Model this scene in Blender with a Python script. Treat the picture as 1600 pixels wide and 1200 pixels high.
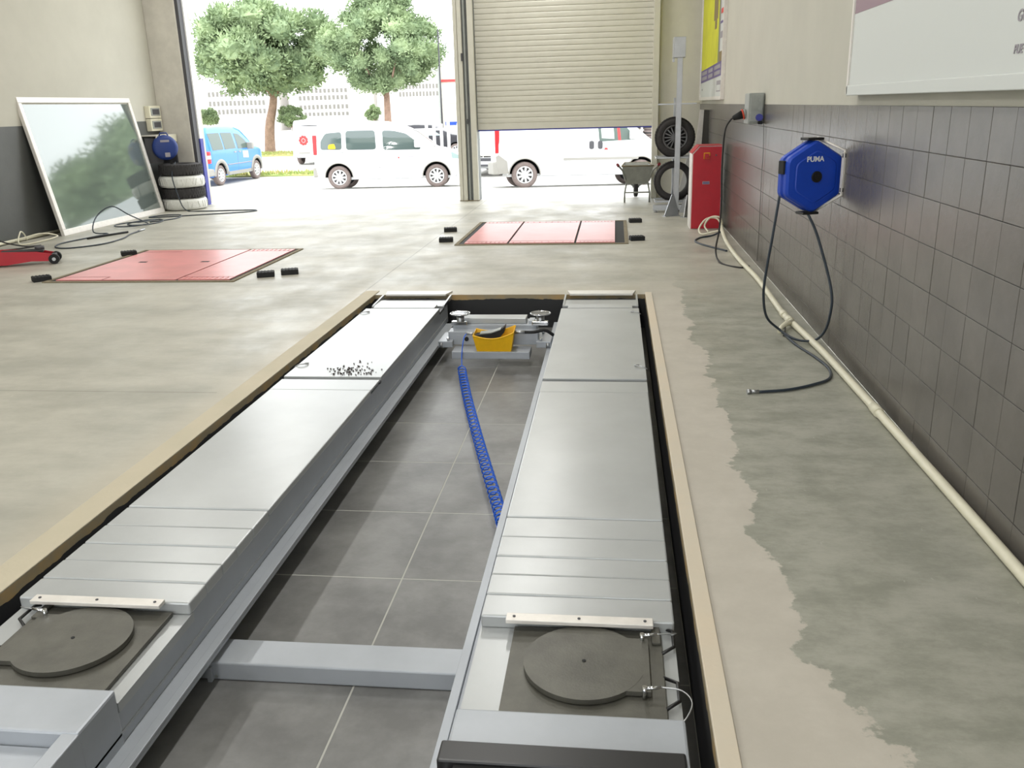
import bpy, bmesh, math, random
from mathutils import Vector, Matrix
random.seed(7)
for o in list(bpy.data.objects): bpy.data.objects.remove(o)
scene = bpy.context.scene
COL = scene.collection
PI = math.pi

# ------------------------------------------------------------------ camera
cam_d = bpy.data.cameras.new('camera'); cam_d.sensor_width = 36.0
cam_d.lens = 1364.2 * 36.0 / 1600.0
cam_d.clip_start = 0.05; cam_d.clip_end = 400
cam = bpy.data.objects.new('camera', cam_d); COL.objects.link(cam)
YAW, PITCH, ROLL = 0.120952, 0.308182, 0.028211
cy_, sy_, cp_, sp_ = math.cos(YAW), math.sin(YAW), math.cos(PITCH), math.sin(PITCH)
fw = Vector((-sy_*cp_, cy_*cp_, -sp_)); rt = Vector((cy_, sy_, 0)); dn = -rt.cross(fw)
r2 = math.cos(ROLL)*rt + math.sin(ROLL)*dn; d2 = -math.sin(ROLL)*rt + math.cos(ROLL)*dn
cm = Matrix((r2, -d2, -fw)).transposed().to_4x4(); cm.translation = (0, 0, 1.55)
cam.matrix_world = cm
scene.camera = cam

# ------------------------------------------------------------------ world, exposure
w = bpy.data.worlds.new('overcast'); scene.world = w; w.use_nodes = True
bg = w.node_tree.nodes['Background']; bg.inputs[0].default_value = (0.96, 0.985, 1.0, 1); bg.inputs[1].default_value = 3.2
vs = scene.view_settings
vs.view_transform = 'Standard'; vs.look = 'None'; vs.gamma = 1.0; vs.use_curve_mapping = False; vs.exposure = 0.35
TUBE_EMIT = 6.0; LAMP_W = 47.0      # glow of the ceiling tubes, watts of each fixture

# ------------------------------------------------------------------ helpers
def S(r, g, b):
    def f(c):
        c /= 255.0
        return c/12.92 if c <= 0.04045 else ((c+0.055)/1.055)**2.4
    return (f(r), f(g), f(b), 1.0)

def mat(name, col, rough=0.6, metal=0.0, var=0.0, vscale=6.0, bump=0.0, bscale=60.0, spec=0.5, col2=None, emit=0.0, alpha=None, trans=0.0, coat=0.0, rnd=0.0, coords='Position'):
    m = bpy.data.materials.new(name); m.use_nodes = True
    nt = m.node_tree; n = nt.nodes; l = nt.links
    p = n['Principled BSDF']
    p.inputs['Base Color'].default_value = col; p.inputs['Roughness'].default_value = rough
    p.inputs['Metallic'].default_value = metal; p.inputs['Specular IOR Level'].default_value = spec
    if coat: p.inputs['Coat Weight'].default_value = coat; p.inputs['Coat Roughness'].default_value = 0.08
    if trans: p.inputs['Transmission Weight'].default_value = trans
    if emit: p.inputs['Emission Color'].default_value = col; p.inputs['Emission Strength'].default_value = emit
    if coords == 'Position':
        src = n.new('ShaderNodeNewGeometry').outputs['Position']
    else:
        src = n.new('ShaderNodeTexCoord').outputs[coords]
    out = None
    if var or col2:
        tx = n.new('ShaderNodeTexNoise'); tx.inputs['Scale'].default_value = vscale; tx.inputs['Detail'].default_value = 6; tx.inputs['Roughness'].default_value = 0.62
        l.new(src, tx.inputs['Vector'])
        rp = n.new('ShaderNodeValToRGB'); rp.color_ramp.elements[0].position = 0.36; rp.color_ramp.elements[1].position = 0.66
        a = col; b = col2 or tuple(min(1, c*(1+var)) for c in col[:3])+(1,)
        if not col2: a = tuple(c*(1-var) for c in col[:3])+(1,)
        rp.color_ramp.elements[0].color = a; rp.color_ramp.elements[1].color = b
        l.new(tx.outputs['Fac'], rp.inputs[0]); out = rp.outputs[0]
        l.new(out, p.inputs['Base Color'])
    if rnd:
        oi = n.new('ShaderNodeObjectInfo'); hs = n.new('ShaderNodeHueSaturation')
        mr = n.new('ShaderNodeMapRange'); mr.inputs['To Min'].default_value = 1-rnd; mr.inputs['To Max'].default_value = 1+rnd
        l.new(oi.outputs['Random'], mr.inputs['Value']); l.new(mr.outputs[0], hs.inputs['Value'])
        if out: l.new(out, hs.inputs['Color'])
        else: hs.inputs['Color'].default_value = col
        l.new(hs.outputs[0], p.inputs['Base Color'])
    if bump:
        tb = n.new('ShaderNodeTexNoise'); tb.inputs['Scale'].default_value = bscale; tb.inputs['Detail'].default_value = 5
        l.new(src, tb.inputs['Vector'])
        bp = n.new('ShaderNodeBump'); bp.inputs['Strength'].default_value = bump; bp.inputs['Distance'].default_value = 0.01
        l.new(tb.outputs['Fac'], bp.inputs['Height']); l.new(bp.outputs[0], p.inputs['Normal'])
    return m

class MB:
    """collects shapes and links them as one mesh object"""
    def __init__(s): s.v = []; s.f = []; s.sm = []
    def add(s, vs, fs, smooth=False, M=None):
        b = len(s.v)
        for v in vs:
            v = Vector(v)
            if M is not None: v = M @ v
            s.v.append(v)
        for f in fs: s.f.append([i+b for i in f]); s.sm.append(smooth)
        return s
    def box(s, x0, x1, y0, y1, z0, z1, bev=0.0, M=None):
        if bev:
            bm = bmesh.new(); bmesh.ops.create_cube(bm, size=1)
            for v in bm.verts: v.co = Vector(((x0+x1)/2+v.co.x*(x1-x0), (y0+y1)/2+v.co.y*(y1-y0), (z0+z1)/2+v.co.z*(z1-z0)))
            bmesh.ops.bevel(bm, geom=list(bm.edges), offset=bev, segments=2, affect='EDGES', profile=0.5)
            bm.verts.index_update()
            s.add([v.co.copy() for v in bm.verts], [[v.index for v in f.verts] for f in bm.faces], False, M); bm.free(); return s
        vs = [(x, y, z) for z in (z0, z1) for y in (y0, y1) for x in (x0, x1)]
        return s.add(vs, [(0,2,3,1),(4,5,7,6),(0,1,5,4),(2,6,7,3),(0,4,6,2),(1,3,7,5)], False, M)
    def quad(s, a, b, c, d): return s.add([a,b,c,d], [(0,1,2,3)])
    def cyl(s, p0, p1, r0, r1=None, n=16, M=None, caps=True):
        r1 = r0 if r1 is None else r1
        p0 = Vector(p0); p1 = Vector(p1); d = (p1-p0).normalized()
        a = d.orthogonal().normalized(); b = d.cross(a)
        vs = []
        for p, r in ((p0, r0), (p1, r1)):
            for i in range(n):
                t = 2*PI*i/n; vs.append(p+(a*math.cos(t)+b*math.sin(t))*r)
        s.add(vs, [(i, (i+1)%n, n+(i+1)%n, n+i) for i in range(n)], True, M)
        if caps: s.add(vs, [list(range(n))[::-1], list(range(n, 2*n))], False, M)
        return s
    def tube(s, pts, r, n=8, closed=False, M=None):
        pts = [Vector(p) for p in pts]; N = len(pts); vs = []; a = None
        for i, p in enumerate(pts):
            if closed: t = pts[(i+1)%N]-pts[i-1]
            else: t = pts[min(i+1, N-1)]-pts[max(i-1, 0)]
            t.normalize()
            a = t.orthogonal().normalized() if a is None else (a-t*a.dot(t)).normalized()
            b = t.cross(a); rr = r[i] if isinstance(r, (list, tuple)) else r
            for k in range(n):
                q = 2*PI*k/n; vs.append(p+(a*math.cos(q)+b*math.sin(q))*rr)
        fs = []
        for i in range(N if closed else N-1):
            j = (i+1) % N
            for k in range(n): fs.append((i*n+k, i*n+(k+1)%n, j*n+(k+1)%n, j*n+k))
        s.add(vs, fs, True, M)
        if not closed: s.add(vs, [list(range(n))[::-1], [(N-1)*n+k for k in range(n)]], False, M)
        return s
    def lathe(s, prof, n=24, M=None, smooth=True):
        """prof: list of (r, z), turned about local z; closed with fans when r==0"""
        vs = []; fs = []
        for r, z in prof:
            for k in range(n):
                t = 2*PI*k/n; vs.append((r*math.cos(t), r*math.sin(t), z))
        for i in range(len(prof)-1):
            for k in range(n): fs.append((i*n+k, i*n+(k+1)%n, (i+1)*n+(k+1)%n, (i+1)*n+k))
        return s.add(vs, fs, smooth, M)
    def prism(s, poly, z0, z1, M=None):
        n = len(poly)
        vs = [(x, y, z0) for x, y in poly]+[(x, y, z1) for x, y in poly]
        return s.add(vs, [list(range(n))[::-1], list(range(n, 2*n))]+[(i, (i+1)%n, n+(i+1)%n, n+i) for i in range(n)], False, M)
    def sphere(s, c, r, M=None, n=12):
        c = Vector(c); r = r if isinstance(r, (list, tuple)) else (r, r, r)
        prof = [(math.sin(PI*i/8), -math.cos(PI*i/8)) for i in range(9)]
        vs = []; fs = []
        for a, z in prof:
            for k in range(n): vs.append((c.x+r[0]*a*math.cos(2*PI*k/n), c.y+r[1]*a*math.sin(2*PI*k/n), c.z+r[2]*z))
        for i in range(8):
            for k in range(n): fs.append((i*n+k, i*n+(k+1)%n, (i+1)*n+(k+1)%n, (i+1)*n+k))
        return s.add(vs, fs, True, M)
    def mesh(s, name, m):
        me = bpy.data.meshes.new(name); me.from_pydata([tuple(v) for v in s.v], [], s.f)
        me.polygons.foreach_set('use_smooth', s.sm); me.materials.append(m)
        bm = bmesh.new(); bm.from_mesh(me); bmesh.ops.remove_doubles(bm, verts=bm.verts, dist=1e-5); bmesh.ops.recalc_face_normals(bm, faces=bm.faces); bm.to_mesh(me); bm.free()
        me.update(); return me
    def build(s, name, m, parent=None, **tags):
        o = bpy.data.objects.new(name, s.mesh(name, m)); COL.objects.link(o)
        if parent is not None: o.parent = parent
        tag(o, **tags); return o

def tag(o, label=None, cat=None, group=None, kind=None):
    if label: o['label'] = label
    if cat: o['category'] = cat
    if group: o['group'] = group
    if kind: o['kind'] = kind
    return o
def thing(name, label, cat, loc=(0,0,0), rz=0, group=None, rot=None):
    o = bpy.data.objects.new(name, None); COL.objects.link(o); o.location = loc
    o.rotation_euler = rot or (0, 0, rz); o.empty_display_size = 0.1
    return tag(o, label, cat, group)
def child(name, me, parent, loc=(0,0,0), rot=(0,0,0)):
    o = bpy.data.objects.new(name, me); COL.objects.link(o); o.parent = parent; o.location = loc; o.rotation_euler = rot; return o
def copy_tree(o, parent=None):
    c = o.copy(); COL.objects.link(c); c.parent = parent
    if parent is not None: c.matrix_parent_inverse = o.matrix_parent_inverse
    for ch in [x for x in COL.objects if x.parent == o]: copy_tree(ch, c)
    return c
def struct(name, mb, m, parent=None):
    return mb.build(name, m, parent, kind=None if parent else 'structure')
def spline(pts, n=8):
    P = [Vector(p) for p in pts]; out = []
    for i in range(len(P)-1):
        p0 = P[max(i-1, 0)]; p1 = P[i]; p2 = P[i+1]; p3 = P[min(i+2, len(P)-1)]
        for k in range(n):
            t = k/n
            out.append(0.5*((2*p1)+(p2-p0)*t+(2*p0-5*p1+4*p2-p3)*t*t+(3*p1-p0-3*p2+p3)*t**3))
    out.append(P[-1]); return out
def text(name, body, size, m, parent, loc, rot, shear=0.0, bold=0.0, sx=1.0):
    cu = bpy.data.curves.new(name, 'FONT'); cu.body = body; cu.size = size; cu.align_x = 'CENTER'; cu.align_y = 'CENTER'; cu.extrude = 0.0012; cu.shear = shear; cu.offset = bold
    t = bpy.data.objects.new(name, cu); COL.objects.link(t)
    me = bpy.data.meshes.new_from_object(t.evaluated_get(bpy.context.evaluated_depsgraph_get()))
    bpy.data.objects.remove(t); me.materials.clear(); me.materials.append(m); me.name = name
    o = child(name, me, parent, loc, rot); o.scale = (sx, 1, 1); return o
def RX(a): return Matrix.Rotation(a, 4, 'X')
def RY(a): return Matrix.Rotation(a, 4, 'Y')
def RZ(a): return Matrix.Rotation(a, 4, 'Z')
def T(x, y, z): return Matrix.Translation((x, y, z))

# ------------------------------------------------------------------ materials
M = {}
M['wall'] = mat('cream_plaster', S(188,186,174), 0.75, var=0.04, vscale=1.3, bump=0.05, bscale=120)
M['block'] = mat('dark_grey_block_paint', S(96,92,87), 0.27, var=0.10, vscale=3.0, bump=0.10, bscale=45, rnd=0.05)
M['joint'] = mat('block_joint', S(70,66,62), 0.6)
M['darkpaint'] = mat('dark_grey_wall_paint', S(82,84,82), 0.45, var=0.10, vscale=2.0, bump=0.08, bscale=50)
M['ceiling'] = mat('ceiling_white', S(205,205,198), 0.9)
M['concol'] = mat('grey_concrete_column', S(198,194,184), 0.8, var=0.08, vscale=4, bump=0.1, bscale=40)
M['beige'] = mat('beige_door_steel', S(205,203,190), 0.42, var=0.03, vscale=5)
M['beigegap'] = mat('guide_channel_grey', S(112,116,116), 0.5, var=0.12, vscale=6)
M['black'] = mat('black_rubber', S(26,27,28), 0.75, var=0.2, vscale=20)
M['blackgloss'] = mat('black_plastic', S(28,28,29), 0.35)
M['darksteel'] = mat('black_oiled_steel', S(92,91,84), 0.42, metal=0.3, var=0.16, vscale=9, bump=0.06, bscale=160)
M['silver'] = mat('silver_grey_lift_paint', S(176,179,180), 0.30, metal=0.22, var=0.05, vscale=2.5, bump=0.018, bscale=220)
M['lift'] = mat('grey_lift_enamel', S(168,173,180), 0.36, metal=0.15, var=0.06, vscale=3, bump=0.02, bscale=180)
M['chrome'] = mat('chrome', S(215,217,220), 0.12, metal=1.0)
M['zinc'] = mat('zinc_steel', S(178,180,182), 0.35, metal=0.85, var=0.06, vscale=8)
M['alu'] = mat('white_aluminium', S(222,218,212), 0.4, metal=0.25, var=0.05, vscale=18)
M['tile'] = mat('dark_grey_pit_tile', S(116,116,115), 0.36, var=0.26, vscale=3.4, bump=0.05, bscale=50, rnd=0.04)
M['grout'] = mat('pale_grout', S(176,176,170), 0.85)
M['redpaint'] = mat('red_enamel', S(178,22,40), 0.4, var=0.06, vscale=6)
M['redpad'] = mat('worn_red_steel_cover', S(214,138,136), 0.32, metal=0.0, var=0.10, vscale=2.6, bump=0.03, bscale=120)
M['reddark'] = mat('dark_red_edge', S(120,30,36), 0.5)
M['blue'] = mat('blue_plastic', S(20,66,178), 0.42, var=0.05, vscale=10)
M['bluehose'] = mat('blue_coil_hose', S(44,106,224), 0.35)
M['yellow'] = mat('yellow_plastic', S(240,186,16), 0.42, var=0.05, vscale=14)
M['hose'] = mat('dark_air_hose', S(40,50,60), 0.5)
M['cable'] = mat('black_cable', S(34,32,31), 0.55)
M['white'] = mat('white_paint', S(232,233,232), 0.4)
M['pvc'] = mat('cream_pvc_pipe', S(216,212,190), 0.45, var=0.04, vscale=8)
M['greybox'] = mat('grey_electrical_plastic', S(150,154,150), 0.5, var=0.05, vscale=12)
M['orange'] = mat('orange_red_plastic', S(205,70,45), 0.5)
M['glass_pane'] = mat('leaning_glass', S(112,122,118), 0.03, metal=0.30, spec=1.0, coat=1.0)
M['blueshade'] = mat('shaded_blue_plastic', S(26,52,118), 0.5)  # blue darkened: the small reel's shade is put into the colour
M['glassmid'] = mat('mid_car_glass', S(88,102,96), 0.12, spec=0.25)
M['glass'] = mat('car_glass', S(78,92,90), 0.05, spec=0.8)
M['glasspale'] = mat('pale_car_glass', S(150,172,170), 0.05, spec=0.8)
M['carwhite'] = mat('white_car_paint', S(216,218,220), 0.28, coat=0.4)
M['carblue'] = mat('blue_car_paint', S(56,128,222), 0.3, coat=0.4)
M['cargrey'] = mat('grey_car_plastic', S(150,148,142), 0.6)
M['carblack'] = mat('black_car_paint', S(40,40,46), 0.35)
M['tyre'] = mat('tyre_rubber', S(52,50,50), 0.78, var=0.15, vscale=25)
M['tyrebrown'] = mat('dusty_tyre_rubber', S(120,108,104), 0.85, var=0.1, vscale=20)
M['hub'] = mat('silver_wheel_cover', S(205,205,204), 0.35, metal=0.3)
M['alloy'] = mat('dark_alloy_wheel', S(105,105,105), 0.35, metal=0.7)
M['lamp_red'] = mat('red_tail_lamp', S(226,44,50), 0.25)
M['seam'] = mat('door_seam', S(120,120,122), 0.7)
M['wrap'] = mat('white_plastic_wrap', S(214,214,208), 0.35, var=0.05, vscale=20, bump=0.8, bscale=22)
M['leaf'] = mat('pine_needles', S(112,132,98), 0.8, var=0.0, col2=S(160,178,134), vscale=1.0)
M['bark'] = mat('pine_bark', S(150,124,108), 0.9, var=0.2, vscale=5, bump=0.4, bscale=12)
M['grass'] = mat('grass', S(140,160,86), 0.9, col2=S(186,172,120), vscale=0.8)
M['facade'] = mat('white_facade', S(225,222,218), 0.8)
M['winpane'] = mat('far_window_glass', S(118,116,110), 0.3)
M['forecourt'] = mat('pale_forecourt_concrete', S(188,186,180), 0.7, var=0.05, vscale=0.7)
M['rust'] = mat('rust_red_dust', S(170,96,66), 0.9)
M['purple'] = mat('purple_print', S(98,84,136), 0.5)
M['mauve'] = mat('mauve_print', S(140,112,124), 0.5)
M['yellowprint'] = mat('yellow_green_print', S(206,206,30), 0.5, var=0.08, vscale=3)
M['whiteprint'] = mat('white_print', S(202,206,203), 0.45)
M['greyprint'] = mat('grey_print', S(150,146,152), 0.6)
M['redprint'] = mat('red_print', S(212,60,60), 0.5)
M['brownprint'] = mat('brown_print', S(128,110,70), 0.5)
M['oliveprint'] = mat('olive_print', S(120,128,92), 0.5)
M['barrow'] = mat('grey_wheelbarrow_steel', S(150,152,146), 0.55, metal=0.3, var=0.1, vscale=10)
M['barrowrim'] = mat('olive_brown_dried_cement', S(124,114,92), 0.85, var=0.12, vscale=12)
M['lampglow'] = mat('lit_tube', (1.0, 0.985, 0.94, 1), 0.5, emit=TUBE_EMIT)
M['dirt'] = mat('dark_crumbs', S(66,58,56), 0.9)
M['darkblue'] = mat('dark_blue_paint', S(62,66,150), 0.5)
M['darkgrey'] = mat('dark_grey_steel', S(70,70,74), 0.5)

def floor_material():
    m = bpy.data.materials.new('workshop_concrete'); m.use_nodes = True
    nt = m.node_tree; n = nt.nodes; l = nt.links; p = n['Principled BSDF']
    geo = n.new('ShaderNodeNewGeometry'); sep = n.new('ShaderNodeSeparateXYZ'); l.new(geo.outputs['Position'], sep.inputs[0])
    def noise(sc, det=6, rough=0.6, stretch=None):
        t = n.new('ShaderNodeTexNoise'); t.inputs['Scale'].default_value = sc; t.inputs['Detail'].default_value = det; t.inputs['Roughness'].default_value = rough
        if stretch:
            mp = n.new('ShaderNodeMapping'); mp.inputs['Scale'].default_value = stretch; l.new(geo.outputs['Position'], mp.inputs[0]); l.new(mp.outputs[0], t.inputs['Vector'])
        else: l.new(geo.outputs['Position'], t.inputs['Vector'])
        return t.outputs['Fac']
    def math_(op, a, b=None, c=None):
        q = n.new('ShaderNodeMath'); q.operation = op
        for i, v in enumerate((a, b, c)):
            if v is None: continue
            if isinstance(v, (int, float)): q.inputs[i].default_value = v
            else: l.new(v, q.inputs[i])
        return q.outputs[0]
    def mixc(f, a, b):
        q = n.new('ShaderNodeMix'); q.data_type = 'RGBA'
        l.new(f, q.inputs[0])
        for i, v in ((6, a), (7, b)):
            if isinstance(v, tuple): q.inputs[i].default_value = v
            else: l.new(v, q.inputs[i])
        return q.outputs[2]
    def smooth(v, a, b):
        q = n.new('ShaderNodeMapRange'); q.interpolation_type = 'SMOOTHSTEP'; q.inputs['From Min'].default_value = a; q.inputs['From Max'].default_value = b
        l.new(v, q.inputs['Value']); return q.outputs[0]
    base = mixc(smooth(noise(1.5, 10, 0.68, (0.6, 1.2, 1)), 0.33, 0.68), S(156,154,143), S(182,179,167))
    base = mixc(smooth(noise(9, 6, 0.7), 0.55, 0.8), base, S(168,166,152))
    # fresh pale cement strip beside the pit, ragged edge against older darker concrete
    edge = math_('ADD', sep.outputs['X'], math_('MULTIPLY', math_('SUBTRACT', noise(2.1, 12, 0.68), 0.5), -0.55))
    dark = mixc(smooth(noise(4.5, 12, 0.74, (0.7, 1.1, 1)), 0.34, 0.66), S(140,141,129), S(168,167,156))
    pale = mixc(smooth(noise(4, 8, 0.7), 0.3, 0.75), S(184,178,167), S(196,190,179))
    bx = math_('ADD', 0.56, math_('MULTIPLY', smooth(sep.outputs['Y'], 2.4, 1.6), 0.18))
    isdark = smooth(math_('SUBTRACT', edge, bx), -0.006, 0.012)
    near = smooth(sep.outputs['Y'], 8.6, 6.6)
    right = smooth(sep.outputs['X'], 0.2, 0.26)
    rcol = mixc(isdark, pale, dark)
    col = mixc(math_('MULTIPLY', right, near), base, rcol)
    # pale band beyond the left edge of the pit
    lb = math_('MULTIPLY', smooth(sep.outputs['X'], -2.45, -2.2), math_('SUBTRACT', 1.0, right))
    lb = math_('MULTIPLY', lb, smooth(sep.outputs['Y'], 7.9, 7.5))
    col = mixc(math_('MULTIPLY', lb, 0.55), col, S(184,176,158))
    # white chalky specks and drag marks
    sp = smooth(noise(16, 4, 0.8, (1.0, 0.35, 1)), 0.66, 0.74)
    col = mixc(math_('MULTIPLY', sp, 0.5), col, S(196,194,184))
    # saw-cut joints
    j1 = math_('LESS_THAN', math_('ABSOLUTE', math_('SUBTRACT', sep.outputs['Y'], 4.62)), 0.006)
    j1 = math_('MULTIPLY', j1, math_('LESS_THAN', sep.outputs['X'], -2.3))
    j2 = math_('LESS_THAN', math_('ABSOLUTE', math_('SUBTRACT', sep.outputs['X'], -2.22)), 0.007)
    j2 = math_('MULTIPLY', j2, math_('GREATER_THAN', sep.outputs['Y'], 7.36))
    col = mixc(math_('MULTIPLY', math_('MAXIMUM', j1, j2), 0.45), col, S(96,92,82))
    l.new(col, p.inputs['Base Color'])
    rg = n.new('ShaderNodeMapRange'); rg.inputs['To Min'].default_value = 0.30; rg.inputs['To Max'].default_value = 0.62
    l.new(noise(2.2, 7, 0.7, (1, 0.6, 1)), rg.inputs['Value']); rg.inputs['From Min'].default_value = 0.3; rg.inputs['From Max'].default_value = 0.7
    l.new(rg.outputs[0], p.inputs['Roughness'])
    bp = n.new('ShaderNodeBump'); bp.inputs['Strength'].default_value = 0.10; bp.inputs['Distance'].default_value = 0.01
    l.new(noise(14, 8, 0.7), bp.inputs['Height']); l.new(bp.outputs[0], p.inputs['Normal'])
    return m
M['floor'] = floor_material()

def pit_wall_material():
    m = bpy.data.materials.new('pit_wall_tar_paint'); m.use_nodes = True
    nt = m.node_tree; n = nt.nodes; l = nt.links; p = n['Principled BSDF']
    geo = n.new('ShaderNodeNewGeometry'); sep = n.new('ShaderNodeSeparateXYZ'); l.new(geo.outputs['Position'], sep.inputs[0])
    t = n.new('ShaderNodeTexNoise'); t.inputs['Scale'].default_value = 7; t.inputs['Detail'].default_value = 6; l.new(geo.outputs['Position'], t.inputs['Vector'])
    a = n.new('ShaderNodeMath'); a.operation = 'MULTIPLY_ADD'; a.inputs[1].default_value = 0.05; l.new(t.outputs['Fac'], a.inputs[0]); l.new(sep.outputs['Z'], a.inputs[2])
    r = n.new('ShaderNodeMath'); r.operation = 'GREATER_THAN'; r.inputs[1].default_value = -0.014; l.new(a.outputs[0], r.inputs[0])
    rp = n.new('ShaderNodeValToRGB'); rp.color_ramp.elements[0].color = S(150,138,112); rp.color_ramp.elements[1].color = S(176,146,96)
    rp.color_ramp.elements[0].position = 0.45; rp.color_ramp.elements[1].position = 0.7; l.new(t.outputs['Fac'], rp.inputs[0])
    mx = n.new('ShaderNodeMix'); mx.data_type = 'RGBA'; l.new(r.outputs[0], mx.inputs[0]); mx.inputs[6].default_value = S(40,41,43); l.new(rp.outputs[0], mx.inputs[7])
    l.new(mx.outputs[2], p.inputs['Base Color']); p.inputs['Roughness'].default_value = 0.6
    return m
M['pitwall'] = pit_wall_material()
M['kerb'] = mat('pale_pit_kerb', S(200,192,176), 0.7, col2=S(208,194,172), vscale=1.2, bump=0.08, bscale=60)
M['kerbtan'] = mat('tan_pit_kerb', S(184,176,154), 0.7, col2=S(194,184,162), vscale=1.5, bump=0.08, bscale=60)

def wb(mb, name, m, parent, **k):
    """build a mesh given in room coordinates under a thing (or under one of its parts)"""
    o = mb.build(name, m, parent, **k)
    if parent is not None and parent.parent is None: o.matrix_parent_inverse = parent.matrix_basis.inverted()
    return o

# ================================================================== SETTING
XL, XR, YB, YF, H = -7.9, 1.39, 15.4, -4.5, 5.0
PX0, PX1, PY0, PY1, PZ = -2.085, 0.263, 0.9, 7.36, -0.295
b = MB(); xs = [XL, PX0, PX1, XR]; ys = [YF, PY0, PY1, YB]
for i in range(3):
    for j in range(3):
        if i == 1 and j == 1: continue
        b.quad((xs[i], ys[j], 0), (xs[i+1], ys[j], 0), (xs[i+1], ys[j+1], 0), (xs[i], ys[j+1], 0))
struct('floor', b, M['floor'])
# pit
struct('pit_wall_left', MB().box(PX0-0.08, PX0, PY0, PY1, PZ-0.05, -0.001), M['pitwall'])
struct('pit_wall_right', MB().box(PX1, PX1+0.05, PY0, PY1, PZ-0.05, -0.001), M['pitwall'])
struct('pit_wall_back', MB().box(PX0, PX1, PY1, PY1+0.08, PZ-0.05, -0.001), M['pitwall'])
struct('pit_wall_front', MB().box(PX0, PX1, PY0-0.08, PY0, PZ-0.05, -0.001), M['pitwall'])
pf = struct('pit_floor', MB().box(PX0, PX1, PY0, PY1, PZ-0.05, PZ+0.0034), M['grout'])
TS = 0.612
tm = MB().box(0.003, TS-0.003, 0.003, TS-0.003, -0.012, 0.004, bev=0.0012).mesh('floor_tile', M['tile'])
tx = [-0.856+TS*k for k in range(-3, 3)]; ty = [3.105+TS*k for k in range(-4, 8)]
for x in tx:
    for y in ty:
        x0, x1, y0, y1 = max(x, PX0), min(x+TS, PX1), max(y, PY0), min(y+TS, PY1)
        if x1-x0 < 0.02 or y1-y0 < 0.02: continue
        if x1-x0 > TS-1e-4 and y1-y0 > TS-1e-4: child('floor_tile', tm, pf, (x, y, PZ))
        else: MB().box(x0+0.003, x1-0.003, y0+0.003, y1-0.003, PZ-0.012, PZ+0.004).build('floor_tile', M['tile'], pf)
struct('trim_1', MB().box(PX1, PX1+0.056, PY0, PY1+0.03, 0, 0.012, bev=0.003), M['kerb'])
struct('trim_2', MB().box(PX0-0.125, PX0, PY0, PY1+0.16, 0, 0.006, bev=0.002), M['kerbtan'])

# right wall: plaster above, painted blocks below
wr = struct('wall_right', MB().box(XR+0.004, XR+0.16, YF, YB+0.2, 1.5, H).box(XR+0.008, XR+0.16, YF, YB+0.2, -0.02, 1.5), M['wall'])
MB().box(XR+0.0035, XR+0.02, YF, YB, 0, 1.5).build('mortar_bed', M['joint'], wr)
BW, BH = 0.2125, 0.198; BY0 = 3.354
bme = MB().box(0, 0.012, 0.0017, BW-0.0017, 0.0017, BH-0.0012, bev=0.0013).mesh('wall_block', M['block'])
bms = MB().box(0, 0.012, 0.0017, BW-0.0017, 0.0017, 1.5-7*BH-0.0012, bev=0.0013).mesh('wall_block', M['block'])
far = MB()
for k in range(-37, 57):
    y = BY0+k*BW
    for r in range(8):
        z = 1.5-(r+1)*BH if r < 7 else 0
        xo = XR-0.0008*random.random()
        if -7 <= k <= 19: child('wall_block', bms if r == 7 else bme, wr, (xo, y, z), (0, 0, random.gauss(0, 0.0022)))
        else:
            ya, yb_ = max(y, YF)+0.002, min(y+BW, YB)-0.002
            if yb_-ya > 0.02: far.box(0, 0.012, ya-(ya+yb_)/2, yb_-(ya+yb_)/2, z+0.002, min(z+BH, 1.5)-0.002, M=T(xo, (ya+yb_)/2, 0) @ RZ(random.gauss(0, 0.0022)))
far.build('wall_block_field', M['block'], wr, kind='stuff')

# left wall
wl = struct('wall_left', MB().box(XL-0.15, XL, YF, YB+0.2, -0.02, H), M['wall'])
MB().box(XL, XL+0.004, YF, YB, 0, 1.47).build('paint_band', M['darkpaint'], wl)
struct('baseboard_left', MB().cyl((XL+0.03, 6.0, 0.03), (XL+0.03, 14.0, 0.03), 0.022, n=10), M['pvc'])
struct('ceiling', MB().box(XL-0.1, XR+0.1, YF, YB+0.2, H, H+0.1), M['ceiling'])

# back wall with the two big door openings
HD = 4.3
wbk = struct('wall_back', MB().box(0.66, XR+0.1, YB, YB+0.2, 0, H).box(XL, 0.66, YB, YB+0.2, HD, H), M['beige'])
struct('trim_3', MB().box(XL, -7.34, 15.08, YB+0.2, 0, H, bev=0.012), M['concol'])
t4 = struct('trim_4', MB().box(-7.34, -7.285, 15.1, 15.24, 0, HD), M['darkgrey'])
MB().box(-7.34, -7.262, 15.245, 15.36, 0, 1.15).build('jamb_lower', M['darkblue'], t4)
MB().box(-7.34, -7.262, 15.245, 15.36, 1.15, HD).build('jamb_upper', M['white'], t4)
t5 = struct('trim_5', MB().box(-2.66, -2.33, 15.27, 15.55, 0, HD), M['beigegap'])
for x0, x1 in ((-2.66, -2.60), (-2.594, -2.525), (-2.425, -2.33)):
    MB().box(x0, x1, 15.2, 15.29, 0, HD, bev=0.006).build('guide_rail', M['beige'], t5)
MB().box(-2.50, -2.47, 15.235, 15.275, 0, HD).build('guide_lip', M['greybox'], t5)
MB().box(-2.545, -2.515, 15.19, 15.22, 2.28, 2.40).build('latch_plate', M['darkgrey'], t5)
MB().box(-2.49, -2.47, 15.21, 15.24, 1.28, 1.36).build('latch_bolt', M['darkgrey'], t5)
MB().box(-2.665, -2.325, 15.19, 15.3, 0, 0.012).build('foot_plate', M['barrowrim'], t5)
t6 = struct('trim_6', MB().box(0.605, 0.70, 15.22, 15.42, 0, HD, bev=0.006), M['beige'])
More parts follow.
